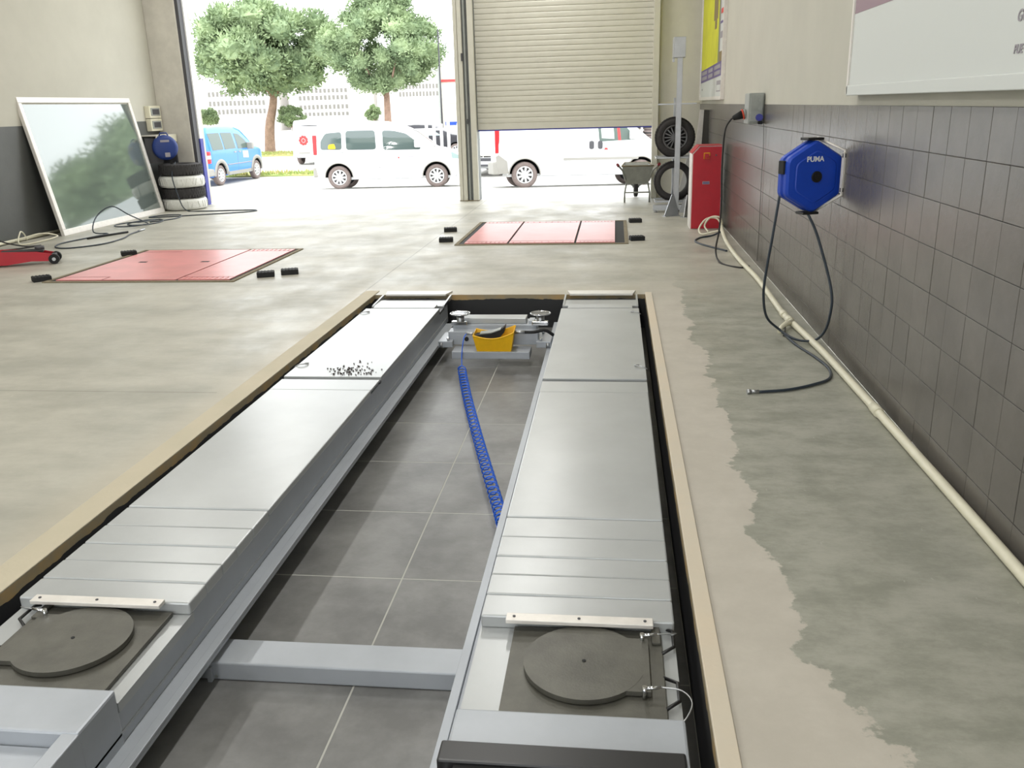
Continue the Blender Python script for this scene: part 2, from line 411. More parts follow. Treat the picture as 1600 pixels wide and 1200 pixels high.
MB().box(0.72, 0.735, 15.39, 15.405, 0, HD).build('panel_joint', M['pvc'], t6)
MB().box(0.735, XR, 15.385, 15.40, 1.52, 1.545).build('panel_rail', M['pvc'], t6)
# roller shutter
dr = struct('door_2', MB().box(-2.34, 0.62, 15.40, 15.42, 1.17, 1.275, bev=0.004), M['beige'])
prof = [(0.0, 0.0), (-0.007, 0.004), (-0.010, 0.02), (-0.0105, 0.045), (-0.009, 0.066), (-0.004, 0.080), (0.0, 0.085)]
sb = MB(); vs_ = []
for x in (-2.335, 0.615):
    for y, z in prof+[(0.004, 0.085), (0.004, 0)]: vs_.append((x, y, z))
n9 = 9
sb.add(vs_, [(i, (i+1) % n9, n9+(i+1) % n9, n9+i) for i in range(n9)]+[list(range(n9)), list(range(n9, 18))[::-1]])
sm = sb.mesh('shutter_slat', M['beige'])
for k in range(36): child('shutter_slat', sm, dr, (0, 15.41, 1.275+k*0.0865))
MB().box(-2.33, 0.61, 15.412, 15.418, 1.27, HD).build('slat_hinge_web', M['joint'], dr)
MB().box(-2.34, 0.62, 15.395, 15.425, 1.15, 1.17).build('bottom_seal', M['darkblue'], dr)

# rear wall (behind the viewer) with unseen doorways added to let daylight in
struct('wall_front', MB().box(XL, -6.9, YF-0.2, YF, 0, H).box(-3.0, -2.0, YF-0.2, YF, 0, H).box(0.9, XR, YF-0.2, YF, 0, H).box(XL, XR, YF-0.2, YF, 3.6, H), M['wall'])

# outside ground: falls away from the doors
def gz(y): return -0.06*(min(max(y, 15.4), 26.0)-15.4)
b = MB()
for a, c in ((15.4, 26.0), (26.0, 140.0)):
    b.quad((-120, a, gz(a)-0.003), (80, a, gz(a)-0.003), (80, c, gz(c)-0.003), (-120, c, gz(c)-0.003))
struct('forecourt', b, M['forecourt'])
struct('rear_yard', MB().quad((-40, -40, -0.01), (40, -40, -0.01), (40, YF-0.02, -0.01), (-40, YF-0.02, -0.01)), M['forecourt'])

# ceiling tubes
lm = None
for x in (-5.6, -1.2):
    for y in (-2.2, 1.8, 5.8, 9.8, 13.6):
        if lm is None:
            lt = thing('ceiling_light', 'long white tube lamp fixed to the workshop ceiling', 'light', (x, y, H), group='ceiling tube lamps')
            MB().box(-0.09, 0.09, -0.75, 0.75, -0.06, 0, bev=0.01).build('housing', M['white'], lt)
            for s in (-0.05, 0.05): MB().cyl((s, -0.72, -0.085), (s, 0.72, -0.085), 0.018, n=10).build('tube', M['lampglow'], lt)
            la = bpy.data.lights.new('lamp_light', 'AREA'); la.shape = 'RECTANGLE'; la.size = 0.2; la.size_y = 1.45; la.energy = LAMP_W; la.color = (1.0, 0.985, 0.95)
            lo = bpy.data.objects.new('lamp_light', la); COL.objects.link(lo); lo.parent = lt; lo.location = (0, 0, -0.115)
            lm = lt
        else:
            c = copy_tree(lm); c.location = (x, y, H)

# ================================================================== LIFT RUNWAYS
def runway(s, xin, W, name_label, left):
    rw = thing('lift_runway', name_label, 'lift runway', (xin+s*W/2, 1.6, PZ), group='runways of the wheel alignment lift')
    def B(mb, u0, u1, y0, y1, z0, z1, bev=0.0):
        xa, xb = sorted((xin+s*u0, xin+s*u1)); return mb.box(xa, xb, y0, y1, z0, z1, bev)
    f = MB()
    for ua, ub in ((0.004, 0.016), (W-0.016, W-0.004)):
        B(f, ua, ub, 1.5, 1.957, -0.185, -0.012); B(f, ua, ub, 1.957, 2.43, -0.185, -0.076); B(f, ua, ub, 2.43, 7.15, -0.185, -0.030)
    B(f, 0.016, W-0.016, 1.5, 7.15, -0.185, -0.17)
    for y in (1.62, 2.3, 3.6, 5.0, 6.9): B(f, 0.15, W-0.15, y, y+0.12, PZ+0.006, -0.185)
    wb(f, 'frame', M['lift'], rw)
    fl = MB(); B(fl, -0.075, 0.01, 1.45, 7.05, -0.192, -0.180); 
    fo = wb(fl, 'inner_rail', M['lift'], rw)
    wb(B(MB(), -0.075, -0.045, 1.45, 7.05, -0.180, -0.168, 0.002), 'rail_lip', M['lift'], fo)
    wb(B(MB(), 0.0, 0.006, 1.6, 7.1, -0.150, -0.142), 'weld_seam', M['zinc'], fo)
    sp = wb(B(MB(), 0, W, 4.93, 6.80, -0.028, 0.006, 0.003), 'slip_plate', M['silver'], rw)
    wb(B(MB(), 0, W, 4.90, 4.93, -0.03, -0.014), 'gap_strip', M['darkgrey'], rw)
    wb(B(MB(), 0, W, 4.70, 4.898, -0.014, -0.001, 0.002), 'bridge_plate', M['silver'], rw)
    wb(B(MB(), 0, W, 3.118, 4.697, -0.030, 0.0, 0.006), 'deck_plate', M['silver'], rw)
    yb = [3.114, 2.95, 2.80, 2.67, 2.54, 2.41]
    for i in range(5): wb(B(MB(), 0, W, yb[i+1], yb[i]-0.003, -0.046, -0.001+0.0015*(i % 2), 0.006), 'filler_plate', M['silver'], rw)
    tr = MB(); B(tr, 0.0, W, 1.957, 2.43, -0.078, -0.0465); wb(tr, 'tray', M['silver'], rw)
    wb(B(MB(), 0, W, 1.775, 1.957, -0.188, 0.0, 0.008), 'end_cap', M['lift'], rw)
    # bar across the edge of the last filler plate
    br = wb(B(MB(), 0.085, 0.545, 2.372, 2.414, -0.004, 0.010, 0.002), 'stop_bar', M['alu'], rw)
    for u in (0.11, 0.315, 0.52):
        wb(MB().cyl((xin+s*u, 2.393, 0.009), (xin+s*u, 2.393, 0.0125), 0.005, n=8), 'screw', M['darkgrey'], br)
    # far end: approach flap
    fp = MB(); B(fp, 0.0, W, 6.975, 7.20, -0.03, -0.014); wb(fp, 'flap_base', M['silver'], rw)
    wb(B(MB(), 0.05, W-0.05, 6.83, 6.955, -0.02, 0.004, 0.003), 'hinge_plate', M['silver'], rw)
    wb(B(MB(), 0.0, W, 6.80, 6.98, -0.045, -0.026), 'hinge_bed', M['darkgrey'], rw)  # darkened bed paints the shade in the gaps beside the hinge plate
    lip = MB(); xa, xb = sorted((xin+s*0.015, xin+s*(W-0.01)))
    lip.add([(xa+0.03, 7.30, 0.018), (xb-0.03, 7.30, 0.018), (xb, 7.47, 0.012), (xa, 7.47, 0.012), (xa+0.03, 7.30, 0.003), (xb-0.03, 7.30, 0.003), (xb, 7.47, 0.002), (xa, 7.47, 0.002)],
            [(0,1,2,3), (4,7,6,5), (0,4,5,1), (2,6,7,3), (0,3,7,4), (1,5,6,2)])
    wb(lip, 'flap_lip', M['alu'], rw)
    wb(B(MB(), 0.01, W-0.01, 7.20, 7.305, -0.045, -0.026), 'flap_gap_shade', M['darkgrey'], rw)  # dark strip paints the shade between flap base and lip
    for u in (0.0, W-0.014): 
        g_ = MB(); xa, xb = sorted((xin+s*u, xin+s*(u+0.014))); g_.add([(xa, 7.0, -0.03), (xb, 7.0, -0.03), (xb, 7.34, -0.03), (xa, 7.34, -0.03), (xa, 7.0, -0.01), (xb, 7.0, -0.01), (xb, 7.34, 0.004), (xa, 7.34, 0.004)], [(0,3,2,1),(4,5,6,7),(0,1,5,4),(2,3,7,6),(0,4,7,3),(1,2,6,5)])
        wb(g_, 'flap_cheek', M['silver'], rw)
    # spring hooks at the outer edge of the slip plate
    for y in (5.15, 6.62):
        x = xin+s*(W-0.02)
        wb(MB().tube(spline([(x+s*0.03, y, 0.0), (x, y, 0.016), (x-s*0.035, y+0.02, 0.016), (x-s*0.045, y+0.05, 0.012), (x-s*0.02, y+0.06, 0.010)], 5), 0.004, 6), 'locking_hook', M['zinc'], sp)
    if left:
        nb = MB(); B(nb, 0.0, 0.05, 1.2, 1.78, -0.2, -0.005, 0.004); B(nb, W-0.05, W, 1.2, 1.78, -0.2, -0.005, 0.004); B(nb, 0.05, W-0.05, 1.2, 1.78, -0.2, -0.055)
        nbo = wb(nb, 'nose_box', M['lift'], rw)
        wb(B(MB(), 0.055, W-0.055, 1.56, 1.77, -0.055, -0.049, 0.002), 'nose_plate', M['lift'], rw)
        xh = xin-s*0.001
        wb(MB().cyl((xh-s*0.004, 1.70, -0.085), (xh+s*0.012, 1.70, -0.085), 0.026, n=20), 'cable_hole', M['darkgrey'], nbo)
    else:
        bu = MB(); B(bu, -0.012, 0.602, 1.738, 1.812, -0.02, 0.016, 0.006)
        buo = wb(bu, 'rubber_bumper', M['blackgloss'], rw)
        for i in range(4): wb(B(MB(), 0.03+0.145*i, 0.15+0.145*i, 1.722, 1.745, -0.012, 0.004, 0.003), 'bumper_rib', M['black'], buo)
        wb(B(MB(), -0.01, 0.60, 1.62, 1.73, -0.06, -0.018, 0.006), 'bumper_tread', M['blackgloss'], rw)
        nb = MB(); B(nb, 0.0, W, 1.1, 1.775, -0.2, -0.06, 0.004); wb(nb, 'nose_box', M['lift'], rw)
    return rw
RWR = runway(1, -0.415, 0.612, 'grey lift runway nearer the block wall, turn plate and black bumper at its front', False)
RWL = runway(-1, -1.398, 0.612, 'grey lift runway on the tyre stack side, far half glaring white', True)

# crumbs of dirt on the glaring slip plate
dm = MB().sphere((0, 0, 0), (0.006, 0.005, 0.003), n=6)
cr = MB()
for i in range(110):
    x = random.gauss(-1.62, 0.075); y = 4.96+abs(random.gauss(0, 0.12)); r = random.uniform(0.0025, 0.0075)
    if -2.0 < x < -1.41: cr.sphere((x, y, 0.0065+r*0.55), (r, r*0.9, r*0.55), n=6)
tag(cr.build('dirt_crumbs', M['dirt']), 'dark dirt crumbs scattered on the glaring white slip plate', 'dirt', kind='stuff')

# turn plates
def turn_plate(s, x0, x1, y0, y1, cx, cy, label):
    z = -0.044
    tp = thing('turn_plate', label, 'turn plate', ((x0+x1)/2, (y0+y1)/2, z), group='turn plates in the lift runways')
    wb(MB().box(x0, x1, y0, y1, z, z+0.014, bev=0.002), 'base_plate', M['darksteel'], tp)
    R = 0.178; poly = []
    for i in range(64):
        t = 2*PI*i/64; poly.append((cx+R*math.cos(t), cy+R*math.sin(t)))
    d = MB(); 
    d.prism(poly, z+0.018, z+0.034)
    xo = cx+s*0.19; d.box(min(cx+s*0.1, xo), max(cx+s*0.1, xo), cy-0.13, cy+0.125, z+0.019, z+0.0335)
    dsk = wb(d, 'disc', M['darksteel'], tp)
    wb(MB().cyl((cx, cy, z+0.030), (cx, cy, z+0.036), 0.006, n=10), 'centre_pin', M['black'], dsk)
    wb(MB().cyl((cx, cy, z+0.013), (cx, cy, z+0.019), 0.165, n=40), 'bearing_gap', M['black'], tp)
    edge = x1 if s > 0 else x0
    for yc in (cy+0.155, cy-0.10):
        h = MB().tube([(edge-s*0.002, yc+0.07, z+0.010), (edge+s*0.035, yc+0.04, z+0.016), (edge+s*0.035, yc-0.04, z+0.016), (edge-s*0.002, yc-0.07, z+0.010)], 0.0055, 8)
        wb(h, 'handle', M['blackgloss'], tp)
        xp = cx+s*0.172; yp = yc-0.035
        p = wb(MB().cyl((xp, yp, z+0.02), (xp, yp, z+0.055), 0.007, n=10).cyl((xp, yp, z+0.048), (xp+s*0.045, yp+0.004, z+0.052), 0.005, n=8), 'lock_pin', M['chrome'], tp)
        if yc > cy: pts = [(xp+s*0.045, yp+0.004, z+0.052), (xp+s*0.085, yp+0.012, z+0.05), (xp+s*0.105, yp+0.03, z+0.04), (xp+s*0.09, yp+0.035, z+0.03), (edge+s*0.03, yc+0.02, z+0.02)]
        else: pts = [(xp+s*0.045, yp+0.004, z+0.052), (xp+s*0.10, yp-0.01, z+0.055), (xp+s*0.125, yp-0.055, z+0.05), (xp+s*0.10, yp-0.105, z+0.03), (edge+s*0.0, yp-0.11, z+0.006)]
        wb(MB().tube(spline(pts, 6), 0.0022, 6), 'cable', M['zinc'], p)
    wb(MB().box(min(edge-s*0.03, edge-s*0.004), max(edge-s*0.03, edge-s*0.004), cy+0.12, cy+0.235, z+0.014, z+0.024, bev=0.002), 'stop_block', M['darksteel'], tp)
    return tp
turn_plate(1, -0.305, 0.155, 1.985, 2.40, -0.078, 2.205, 'black steel turn plate in the runway nearer the block wall')
turn_plate(-1, -1.915, -1.455, 1.985, 2.40, -1.685, 2.205, 'black steel turn plate in the runway farther from the block wall')

# cross beam in the pit
cb = thing('cross_beam', 'grey steel cross beam on the pit floor between the runways', 'beam', (-0.9, 2.48, PZ))
wb(MB().box(-1.60, -0.25, 2.40, 2.54, PZ+0.006, PZ+0.075, bev=0.006), 'beam', M['lift'], cb)
wb(MB().box(-1.36, -1.345, 2.385, 2.42, PZ+0.006, PZ+0.06), 'gusset', M['lift'], cb)
wb(MB().cyl((-1.335, 2.398, PZ+0.02), (-1.335, 2.404, PZ+0.02), 0.006, n=8), 'bolt', M['zinc'], cb)

# ================================================================== JACK BETWEEN THE RUNWAYS
YJ = 6.3
jk = thing('lift_jack', 'grey scissor jack beam hung between the runways at the pit end', 'jack', (-0.9, YJ, PZ))
J = lambda mb, n, m, p=None: wb(mb, n, m, p or jk)
bm_ = J(MB().box(-1.19, -0.61, 6.14, 6.30, -0.228, -0.172, bev=0.004), 'lower_beam', M['lift'])
J(MB().box(-1.24, -0.56, 6.30, 6.42, -0.16, -0.06, bev=0.004), 'main_beam', M['lift'])
J(MB().box(-1.15, -0.66, 6.43, 6.56, -0.03, 0.012, bev=0.004), 'top_table', M['silver'])
J(MB().box(-1.22, -0.58, 6.40, 6.60, -0.09, -0.03, bev=0.004), 'table_frame', M['lift'])
J(MB().box(-0.64, -0.60, 6.43, 6.54, -0.03, -0.008), 'step_block', M['lift'])
for s, x in ((-1, -1.255), (1, -0.515)):
    arm = J(MB().box(min(x, x+0.0)-0.055, x+0.055, 6.24, 6.52, -0.168, -0.12, bev=0.004), 'carriage', M['lift'])
    for y in (6.26, 6.48):
        J(MB().cyl((x+s*0.02, y, -0.150), (x+s*0.045, y, -0.150), 0.028, n=16), 'roller', M['zinc'], arm)
        J(MB().cyl((x-s*0.02, y, -0.118), (x-s*0.02, y, -0.095), 0.010, n=8), 'bolt', M['chrome'], arm)
for x in (-1.165, -0.55):
    ad = J(MB().cyl((x, 6.43, -0.04), (x, 6.43, 0.045), 0.030, n=16), 'adapter', M['zinc'])
    J(MB().cyl((x, 6.43, 0.045), (x, 6.43, 0.052), 0.074, n=28), 'adapter_pad', M['darkgrey'], ad)
    ring = [(x+0.074*math.cos(2*PI*i/28), 6.43+0.074*math.sin(2*PI*i/28), 0.052) for i in range(28)]
    J(MB().tube(ring, 0.005, 6, closed=True), 'pad_rim', M['chrome'], ad)
    k = MB()
    for i in range(4):
        y = 6.43-0.045+0.03*i; hw = math.sqrt(0.07**2-(y-6.43)**2)*0.9
        k.box(x-hw, x+hw, y-0.005, y+0.005, 0.051, 0.056)
    J(k, 'pad_ridges', M['chrome'], ad)
    J(MB().box(x-0.06, x+0.06, 6.37, 6.42, -0.03, 0.0, bev=0.004), 'adapter_foot', M['chrome'], ad)
J(MB().cyl((-1.165, 6.294, -0.105), (-1.165, 6.302, -0.105), 0.022, n=16), 'bushing', M['lift'])
J(MB().cyl((-1.10, 6.285, -0.115), (-1.10, 6.302, -0.115), 0.016, n=12), 'port', M['black'])
# yellow pump pedal tray
yt = thing('pump_tray', 'yellow plastic tray holding a black pedal on the jack beam', 'tray', (-0.875, 6.215, -0.171))
def tray_mesh():
    v = []; 
    for (hx0, hx1, y0, y1, z, up) in ((-0.125, 0.125, -0.06, 0.055, 0.0, 0), (-0.15, 0.15, -0.085, 0.08, 0.125, 1)):
        v += [(hx0, y0, z), (hx1, y0, z), (hx1, y1, z), (hx0, y1, z)]
    # sagging front rim: extra points
    b = MB(); N = 12
    fo = [(-0.125+0.25*i/N, -0.06, 0.0) for i in range(N+1)]
    ft = [(-0.15+0.30*i/N, -0.085, 0.125-0.035*math.sin(PI*i/N)+0.02*(i/N)) for i in range(N+1)]
    bo = [(-0.125+0.25*i/N, 0.055, 0.0) for i in range(N+1)]
    bt = [(-0.15+0.30*i/N, 0.08, 0.135-0.03*math.sin(PI*i/N)+0.025*(i/N)) for i in range(N+1)]
    vs = fo+ft+bo+bt; n = N+1
    fs = []
    for i in range(N):
        fs += [(i, i+1, n+i+1, n+i), (2*n+i+1, 2*n+i, 3*n+i, 3*n+i+1), (i+1, i, 2*n+i, 2*n+i+1)]
    fs += [(0, n, 3*n, 2*n), (N, 2*n+N, 3*n+N, n+N)]
    b.add(vs, fs); return b
o = tray_mesh().build('tray', M['yellow'], yt)
mo = o.modifiers.new('wall', 'SOLIDIFY'); mo.thickness = 0.006; mo.offset = 0
rim = [(-0.15+0.30*i/12, -0.087, 0.125-0.035*math.sin(PI*i/12)+0.02*(i/12)) for i in range(13)]
MB().tube(rim, 0.006, 6).build('rim', M['yellow'], o)
rim2 = [(-0.15+0.30*i/12, 0.082, 0.135-0.03*math.sin(PI*i/12)+0.025*(i/12)) for i in range(13)]
MB().tube(rim2, 0.006, 6).build('rim', M['yellow'], o)
pd = MB(); P_ = []
top = [(-0.14, 0.115), (-0.10, 0.118), (-0.02, 0.128), (0.05, 0.152), (0.085, 0.185)]
bot = [(0.075, 0.135), (0.03, 0.085), (-0.06, 0.075), (-0.13, 0.085)]
pd.prism([(x, z) for x, z in top]+bot, -0.045, 0.045, M=RX(PI/2))
pd.build('pedal', M['black'], yt)
ps = MB(); ps.prism([(-0.105, 0.121), (-0.02, 0.130), (0.05, 0.154), (0.05, 0.161), (-0.02, 0.137), (-0.105, 0.129)], -0.038, 0.038, M=RX(PI/2)); ps.build('pedal_tread', M['greybox'], yt)
MB().cyl((-0.21, 0, 0.118), (-0.145, 0, 0.118), 0.011, n=10).build('hose_nipple', M['zinc'], yt)
MB().cyl((0.15, 0, 0.13), (0.225, 0, 0.13), 0.012, n=10).build('hose_nipple', M['zinc'], yt)
tag(MB().tube(spline([(-0.65, 6.215, -0.041), (-0.58, 6.215, -0.040), (-0.50, 6.21, -0.025), (-0.44, 6.24, -0.07)], 6), 0.012, 8).build('pressure_hose', M['black']), 'short black pressure hose running from the yellow tray under the runway', 'hose')
# blue coil hose
pts = [(-1.085, 6.215, -0.053), (-1.10, 6.17, -0.08), (-1.11, 6.12, -0.18), (-1.10, 6.04, -0.262)]
axis = spline([(-1.09, 5.98, -0.258), (-0.96, 5.4, -0.258), (-0.80, 4.75, -0.258), (-0.66, 4.2, -0.255), (-0.535, 3.72, -0.25), (-0.47, 3.42, -0.20)], 10)
L_ = [0]; 
for i in range(1, len(axis)): L_.append(L_[-1]+(axis[i]-axis[i-1]).length)
turns = 42; hel = []
NS = turns*10
for k in range(NS+1):
    q = L_[-1]*k/NS
    i = max(j for j in range(len(L_)) if L_[j] <= q+1e-9); i = min(i, len(axis)-2)
    t = (q-L_[i])/(L_[i+1]-L_[i]); c = axis[i].lerp(axis[i+1], t); d = (axis[i+1]-axis[i]).normalized()
    sx = d.cross(Vector((0, 0, 1))).normalized(); up = sx.cross(d); a = 2*PI*k/10
    hel.append(c+(sx*math.cos(a)+up*math.sin(a))*0.029)
tag(MB().tube(spline(pts, 5)[:-1]+hel, 0.0042, 6).build('coil_hose', M['bluehose']), 'blue spiral air hose lying across the dark pit tiles', 'hose')

# ================================================================== RED FLOOR COVERS
def red_cover(x0, x1, y0, y1, splits, label, corner):
    rc = thing('floor_lift_cover', label, 'lift cover', ((x0+x1)/2, (y0+y1)/2, 0), group='red covers of the floor lifts')
    t = 0.045
    for nm, bb in (('frame_bar', (x0-t, x1+t, y0-t, y0)), ('frame_bar', (x0-t, x1+t, y1, y1+t)), ('frame_bar', (x0-t, x0, y0, y1)), ('frame_bar', (x1, x1+t, y0, y1))):
        wb(MB().box(bb[0], bb[1], bb[2], bb[3], 0, 0.010, bev=0.002), nm, M['barrowrim'], rc)
    wb(MB().box(x0, x1, y0, y1, 0.001, 0.004), 'gap_shade', M['black'], rc)  # black sheet under the plates paints the shade of the open gap
    sx = [x0+0.02]+[x0+(x1-x0)*f for f in splits]+[x1-(0.10 if corner else 0.02)]
    sx[0] = x0+(0.05 if corner else 0.045)
    for i in range(len(sx)-1):
        pl = wb(MB().box(sx[i]+0.012, sx[i+1]-0.012, y0+0.03, y1-0.03, 0.004, 0.016, bev=0.002), 'cover_plate', M['redpad'], rc)
        if sx[i+1]-sx[i] > 0.8:
            for fx in (0.3, 0.86):
                xx = sx[i]+(sx[i+1]-sx[i])*fx; yy = y0+(y1-y0)*0.55
                wb(MB().box(xx-0.045, xx+0.045, yy-0.035, yy+0.02, 0.016, 0.0175), 'grip_slot', M['black'], pl)
        if corner or sx[i+1]-sx[i] < 0.8:
            for yy in (y0+0.16, y1-0.16):
                wb(MB().box(sx[i]+0.02, sx[i+1]-0.02, yy-0.004, yy+0.004, 0.016, 0.0172), 'seam', M['reddark'], pl)
            n_ = 9
            for yy in (y0+0.06, y1-0.13):
                rb = MB()
                for k in range(n_):
                    xx = sx[i]+0.06+(sx[i+1]-sx[i]-0.12)*k/(n_-1); rb.box(xx-0.006, xx+0.006, yy, yy+0.07, 0.016, 0.020)
                wb(rb, 'grip_ridges', M['redpad'], pl)
    if not corner:
        wb(MB().box(sx[0]+0.02, sx[0]+0.5, y0+0.17, y0+0.178, 0.016, 0.0172), 'seam', M['reddark'], rc)
        wb(MB().box(sx[0]+0.5, sx[0]+0.51, y0+0.03, y0+0.178, 0.016, 0.0172), 'seam', M['reddark'], rc)
        wb(MB().box(sx[0]+0.02, sx[0]+0.5, y1-0.178, y1-0.17, 0.016, 0.0172), 'seam', M['reddark'], rc)
    return rc
red_cover(-5.60, -3.70, 8.03, 9.95, (0.70,), 'worn red steel floor cover with one wide plate, nearer the leaning glass', False)
red_cover(-1.83, 0.12, 10.2, 12.2, (0.30, 0.705), 'worn red steel floor cover in three plates, in front of the roller shutter', True)

# black rubber blocks
bk = None
for (x, y, rz, lab) in (
    (-5.72, 8.10, 0.75, 'black rubber block at the near corner of the wide red cover, below the trolley jack'),
    (-5.66, 9.66, 0.6, 'black rubber block near the floor hose, at the far corner of the wide cover'),
    (-3.44, 8.27, 0.35, 'black rubber block beside the wide red cover, nearer it than its twin'),
    (-3.24, 8.40, 0.35, 'black rubber block beside the wide red cover, farther out than its twin'),
    (-2.14, 11.38, 0.2, 'farther black rubber block on the open door side of the three-plate cover'),
    (-2.03, 10.48, 0.15, 'nearer black rubber block on the open door side of the three-plate cover'),
    (0.28, 12.08, 0.1, 'farther black rubber block on the red cabinet side of the three-plate cover'),
    (0.265, 10.44, 0.2, 'nearer black rubber block on the red cabinet side of the three-plate cover')):
    if bk is None:
        b = MB().box(-0.085, 0.085, -0.06, 0.06, 0, 0.05, bev=0.006)
        bk = b.mesh('rubber_block', M['black'])
        rbm = MB()
        for i in range(5): rbm.box(-0.07+0.032*i-0.006, -0.07+0.032*i+0.006, -0.05, 0.05, 0.049, 0.054)
        rbm = rbm.mesh('grip_ribs', M['black'])
    o = thing('rubber_block', lab, 'rubber block', (x, y, 0), rz, 'rubber lifting blocks on the floor')
    child('block', bk, o); child('grip_ribs', rbm, o)

# ================================================================== RIGHT WALL THINGS
# hose reel
rl = thing('hose_reel', 'blue hexagonal air hose reel on a swing bracket on the block wall', 'hose reel', (1.205, 5.74, 1.085), 0.36)
def hexa(R, r=0.03, n=4):
    out = []
    for i in range(6):
        a = PI/2+i*PI/3; c = Vector((math.cos(a), math.sin(a)))*R
        p = Vector((math.cos(a-PI/3), math.sin(a-PI/3)))*R; q = Vector((math.cos(a+PI/3), math.sin(a+PI/3)))*R
        s = c+(p-c).normalized()*r; e = c+(q-c).normalized()*r
        for k in range(n+1):
            t = k/n; out.append(((1-t)**2*s.x+2*t*(1-t)*c.x+t*t*e.x, (1-t)**2*s.y+2*t*(1-t)*c.y+t*t*e.y))
    return out
RXM = RX(PI/2)   # prism z -> -y
hr = 0.222
def loft(rings, m, name, parent, M_):
    b = MB(); n = len(rings[0][0])
    vs = []
    for poly, z in rings: vs += [(x, y, z) for x, y in poly]
    fs = [list(range(n))[::-1], list(range((len(rings)-1)*n, len(rings)*n))]
    for j in range(len(rings)-1): fs += [(j*n+i, j*n+(i+1) % n, (j+1)*n+(i+1) % n, (j+1)*n+i) for i in range(n)]
    return b.add(vs, fs, False, M_).build(name, m, parent)
ca = loft([(hexa(hr*0.95), -0.055), (hexa(hr), -0.045), (hexa(hr), -0.012), (hexa(hr*0.93), -0.006), (hexa(hr*0.93), 0.012), (hexa(hr), 0.018), (hexa(hr), 0.045), (hexa(hr*0.94), 0.062), (hexa(hr*0.78), 0.066)], M['blue'], 'casing', rl, RXM)
loft([(hexa(hr*0.74), 0.064), (hexa(hr*0.70), 0.071)], M['blue'], 'face_panel', ca, RXM)
MB().cyl((0, -0.066, 0), (0, -0.080, 0), 0.034, n=20).cyl((0, -0.08, 0), (0, -0.088, 0), 0.017, n=12).build('hub_cap', M['blackgloss'], ca)
text('lettering', 'PUMA', 0.044, M['white'], ca, (-0.015, -0.0725, 0.105), (PI/2, 0, 0), bold=0.0008)
MB().box(-0.205, -0.185, -0.03, 0.03, 0.02, 0.10, bev=0.004).build('hose_slot', M['black'], rl)
MB().box(-0.06, 0.05, -0.05, 0.04, hr-0.006, hr+0.010, bev=0.003).build('pivot_clip', M['blackgloss'], rl)
MB().box(-0.06, 0.05, -0.05, 0.04, -hr-0.010, -hr+0.006, bev=0.003).build('pivot_clip', M['blackgloss'], rl)
ba = math.cos(-0.36), math.sin(-0.36)
wx, wy = 1.385-1.205, 5.66-5.74
bx_, by_ = wx*ba[0]-wy*ba[1], wx*ba[1]+wy*ba[0]
fr = MB().tube([(0.03, 0, hr+0.005), (bx_, by_, 0.155), (bx_, by_, -0.11), (0.03, 0, -hr-0.005)], 0.0095, 8)
fo = fr.build('swing_frame', M['alu'], rl)
MB().box(bx_-0.012, bx_+0.014, by_-0.012, by_+0.012, -0.10, 0.145, bev=0.002, ).build('wall_bracket', M['alu'], rl)
for z in (0.125, -0.08): MB().cyl((bx_, by_, z-0.012), (bx_, by_, z+0.012), 0.014, n=10).build('hinge_knuckle', M['darkgrey'], rl)
hp = spline([(1.03, 5.74, 0.97), (1.0, 5.73, 0.71), (0.975, 5.75, 0.46), (0.98, 5.80, 0.30), (1.03, 5.90, 0.14), (1.14, 5.95, 0.035), (1.19, 5.70, 0.010), (1.25, 5.40, 0.010), (1.275, 5.16, 0.010), (1.235, 4.96, 0.010), (1.12, 4.84, 0.010), (0.96, 4.74, 0.010), (0.80, 4.70, 0.010)], 8)
ah = thing('air_hose', 'dark air hose looped from the blue reel down to the concrete floor', 'hose', (1.14, 5.9, 0))
wb(MB().tube(hp, 0.0085, 8), 'hose', M['hose'], ah)
hp2 = spline([(1.20, 5.70, 0.86), (1.255, 5.66, 0.74), (1.325, 5.60, 0.51), (1.35, 5.55, 0.38), (1.355, 5.55, 0.28), (1.345, 5.60, 0.14), (1.31, 5.68, 0.05), (1.25, 5.75, 0.022), (1.19, 5.82, 0.022), (1.14, 5.95, 0.035)], 8)
wb(MB().tube(hp2, 0.0085, 8), 'hose', M['hose'], ah)
wb(MB().cyl((0.80, 4.70, 0.012), (0.755, 4.695, 0.012), 0.010, n=10).cyl((0.755, 4.695, 0.012), (0.735, 4.693, 0.012), 0.014, n=10), 'coupling', M['zinc'], ah)

# socket box with plug and cable
sk = thing('socket_box', 'grey industrial socket box on the block wall with plug on its side', 'socket box', (1.36, 8.95, 1.46))
wb(MB().box(1.245, 1.39, 8.82, 9.10, 1.325, 1.605, bev=0.010), 'case', M['greybox'], sk)
wb(MB().box(1.262, 1.378, 8.805, 8.822, 1.345, 1.59, bev=0.006), 'cover', M['greybox'], sk)
for z, x in ((1.545, 1.345), (1.47, 1.29), (1.46, 1.35)): wb(MB().cyl((x, 8.795, z), (x, 8.81, z), 0.020, n=16), 'outlet', M['greybox'], sk)
wb(MB().cyl((1.343, 8.765, 1.385), (1.343, 8.81, 1.385), 0.032, n=18), 'blue_outlet', M['darkblue'], sk)
wb(MB().box(1.335, 1.375, 8.78, 8.82, 1.322, 1.35, bev=0.004), 'outlet_lid', M['black'], sk)
wb(MB().cyl((1.245, 8.98, 1.42), (1.225, 8.98, 1.415), 0.045, n=14), 'side_outlet', M['greybox'], sk)
pg = thing('power_plug', 'black plug with orange collar pushed into the socket box side', 'plug', (1.20, 8.98, 1.4))
wb(MB().cyl((1.212, 8.98, 1.412), (1.125, 8.98, 1.38), 0.042, 0.022, n=14), 'plug_body', M['black'], pg)
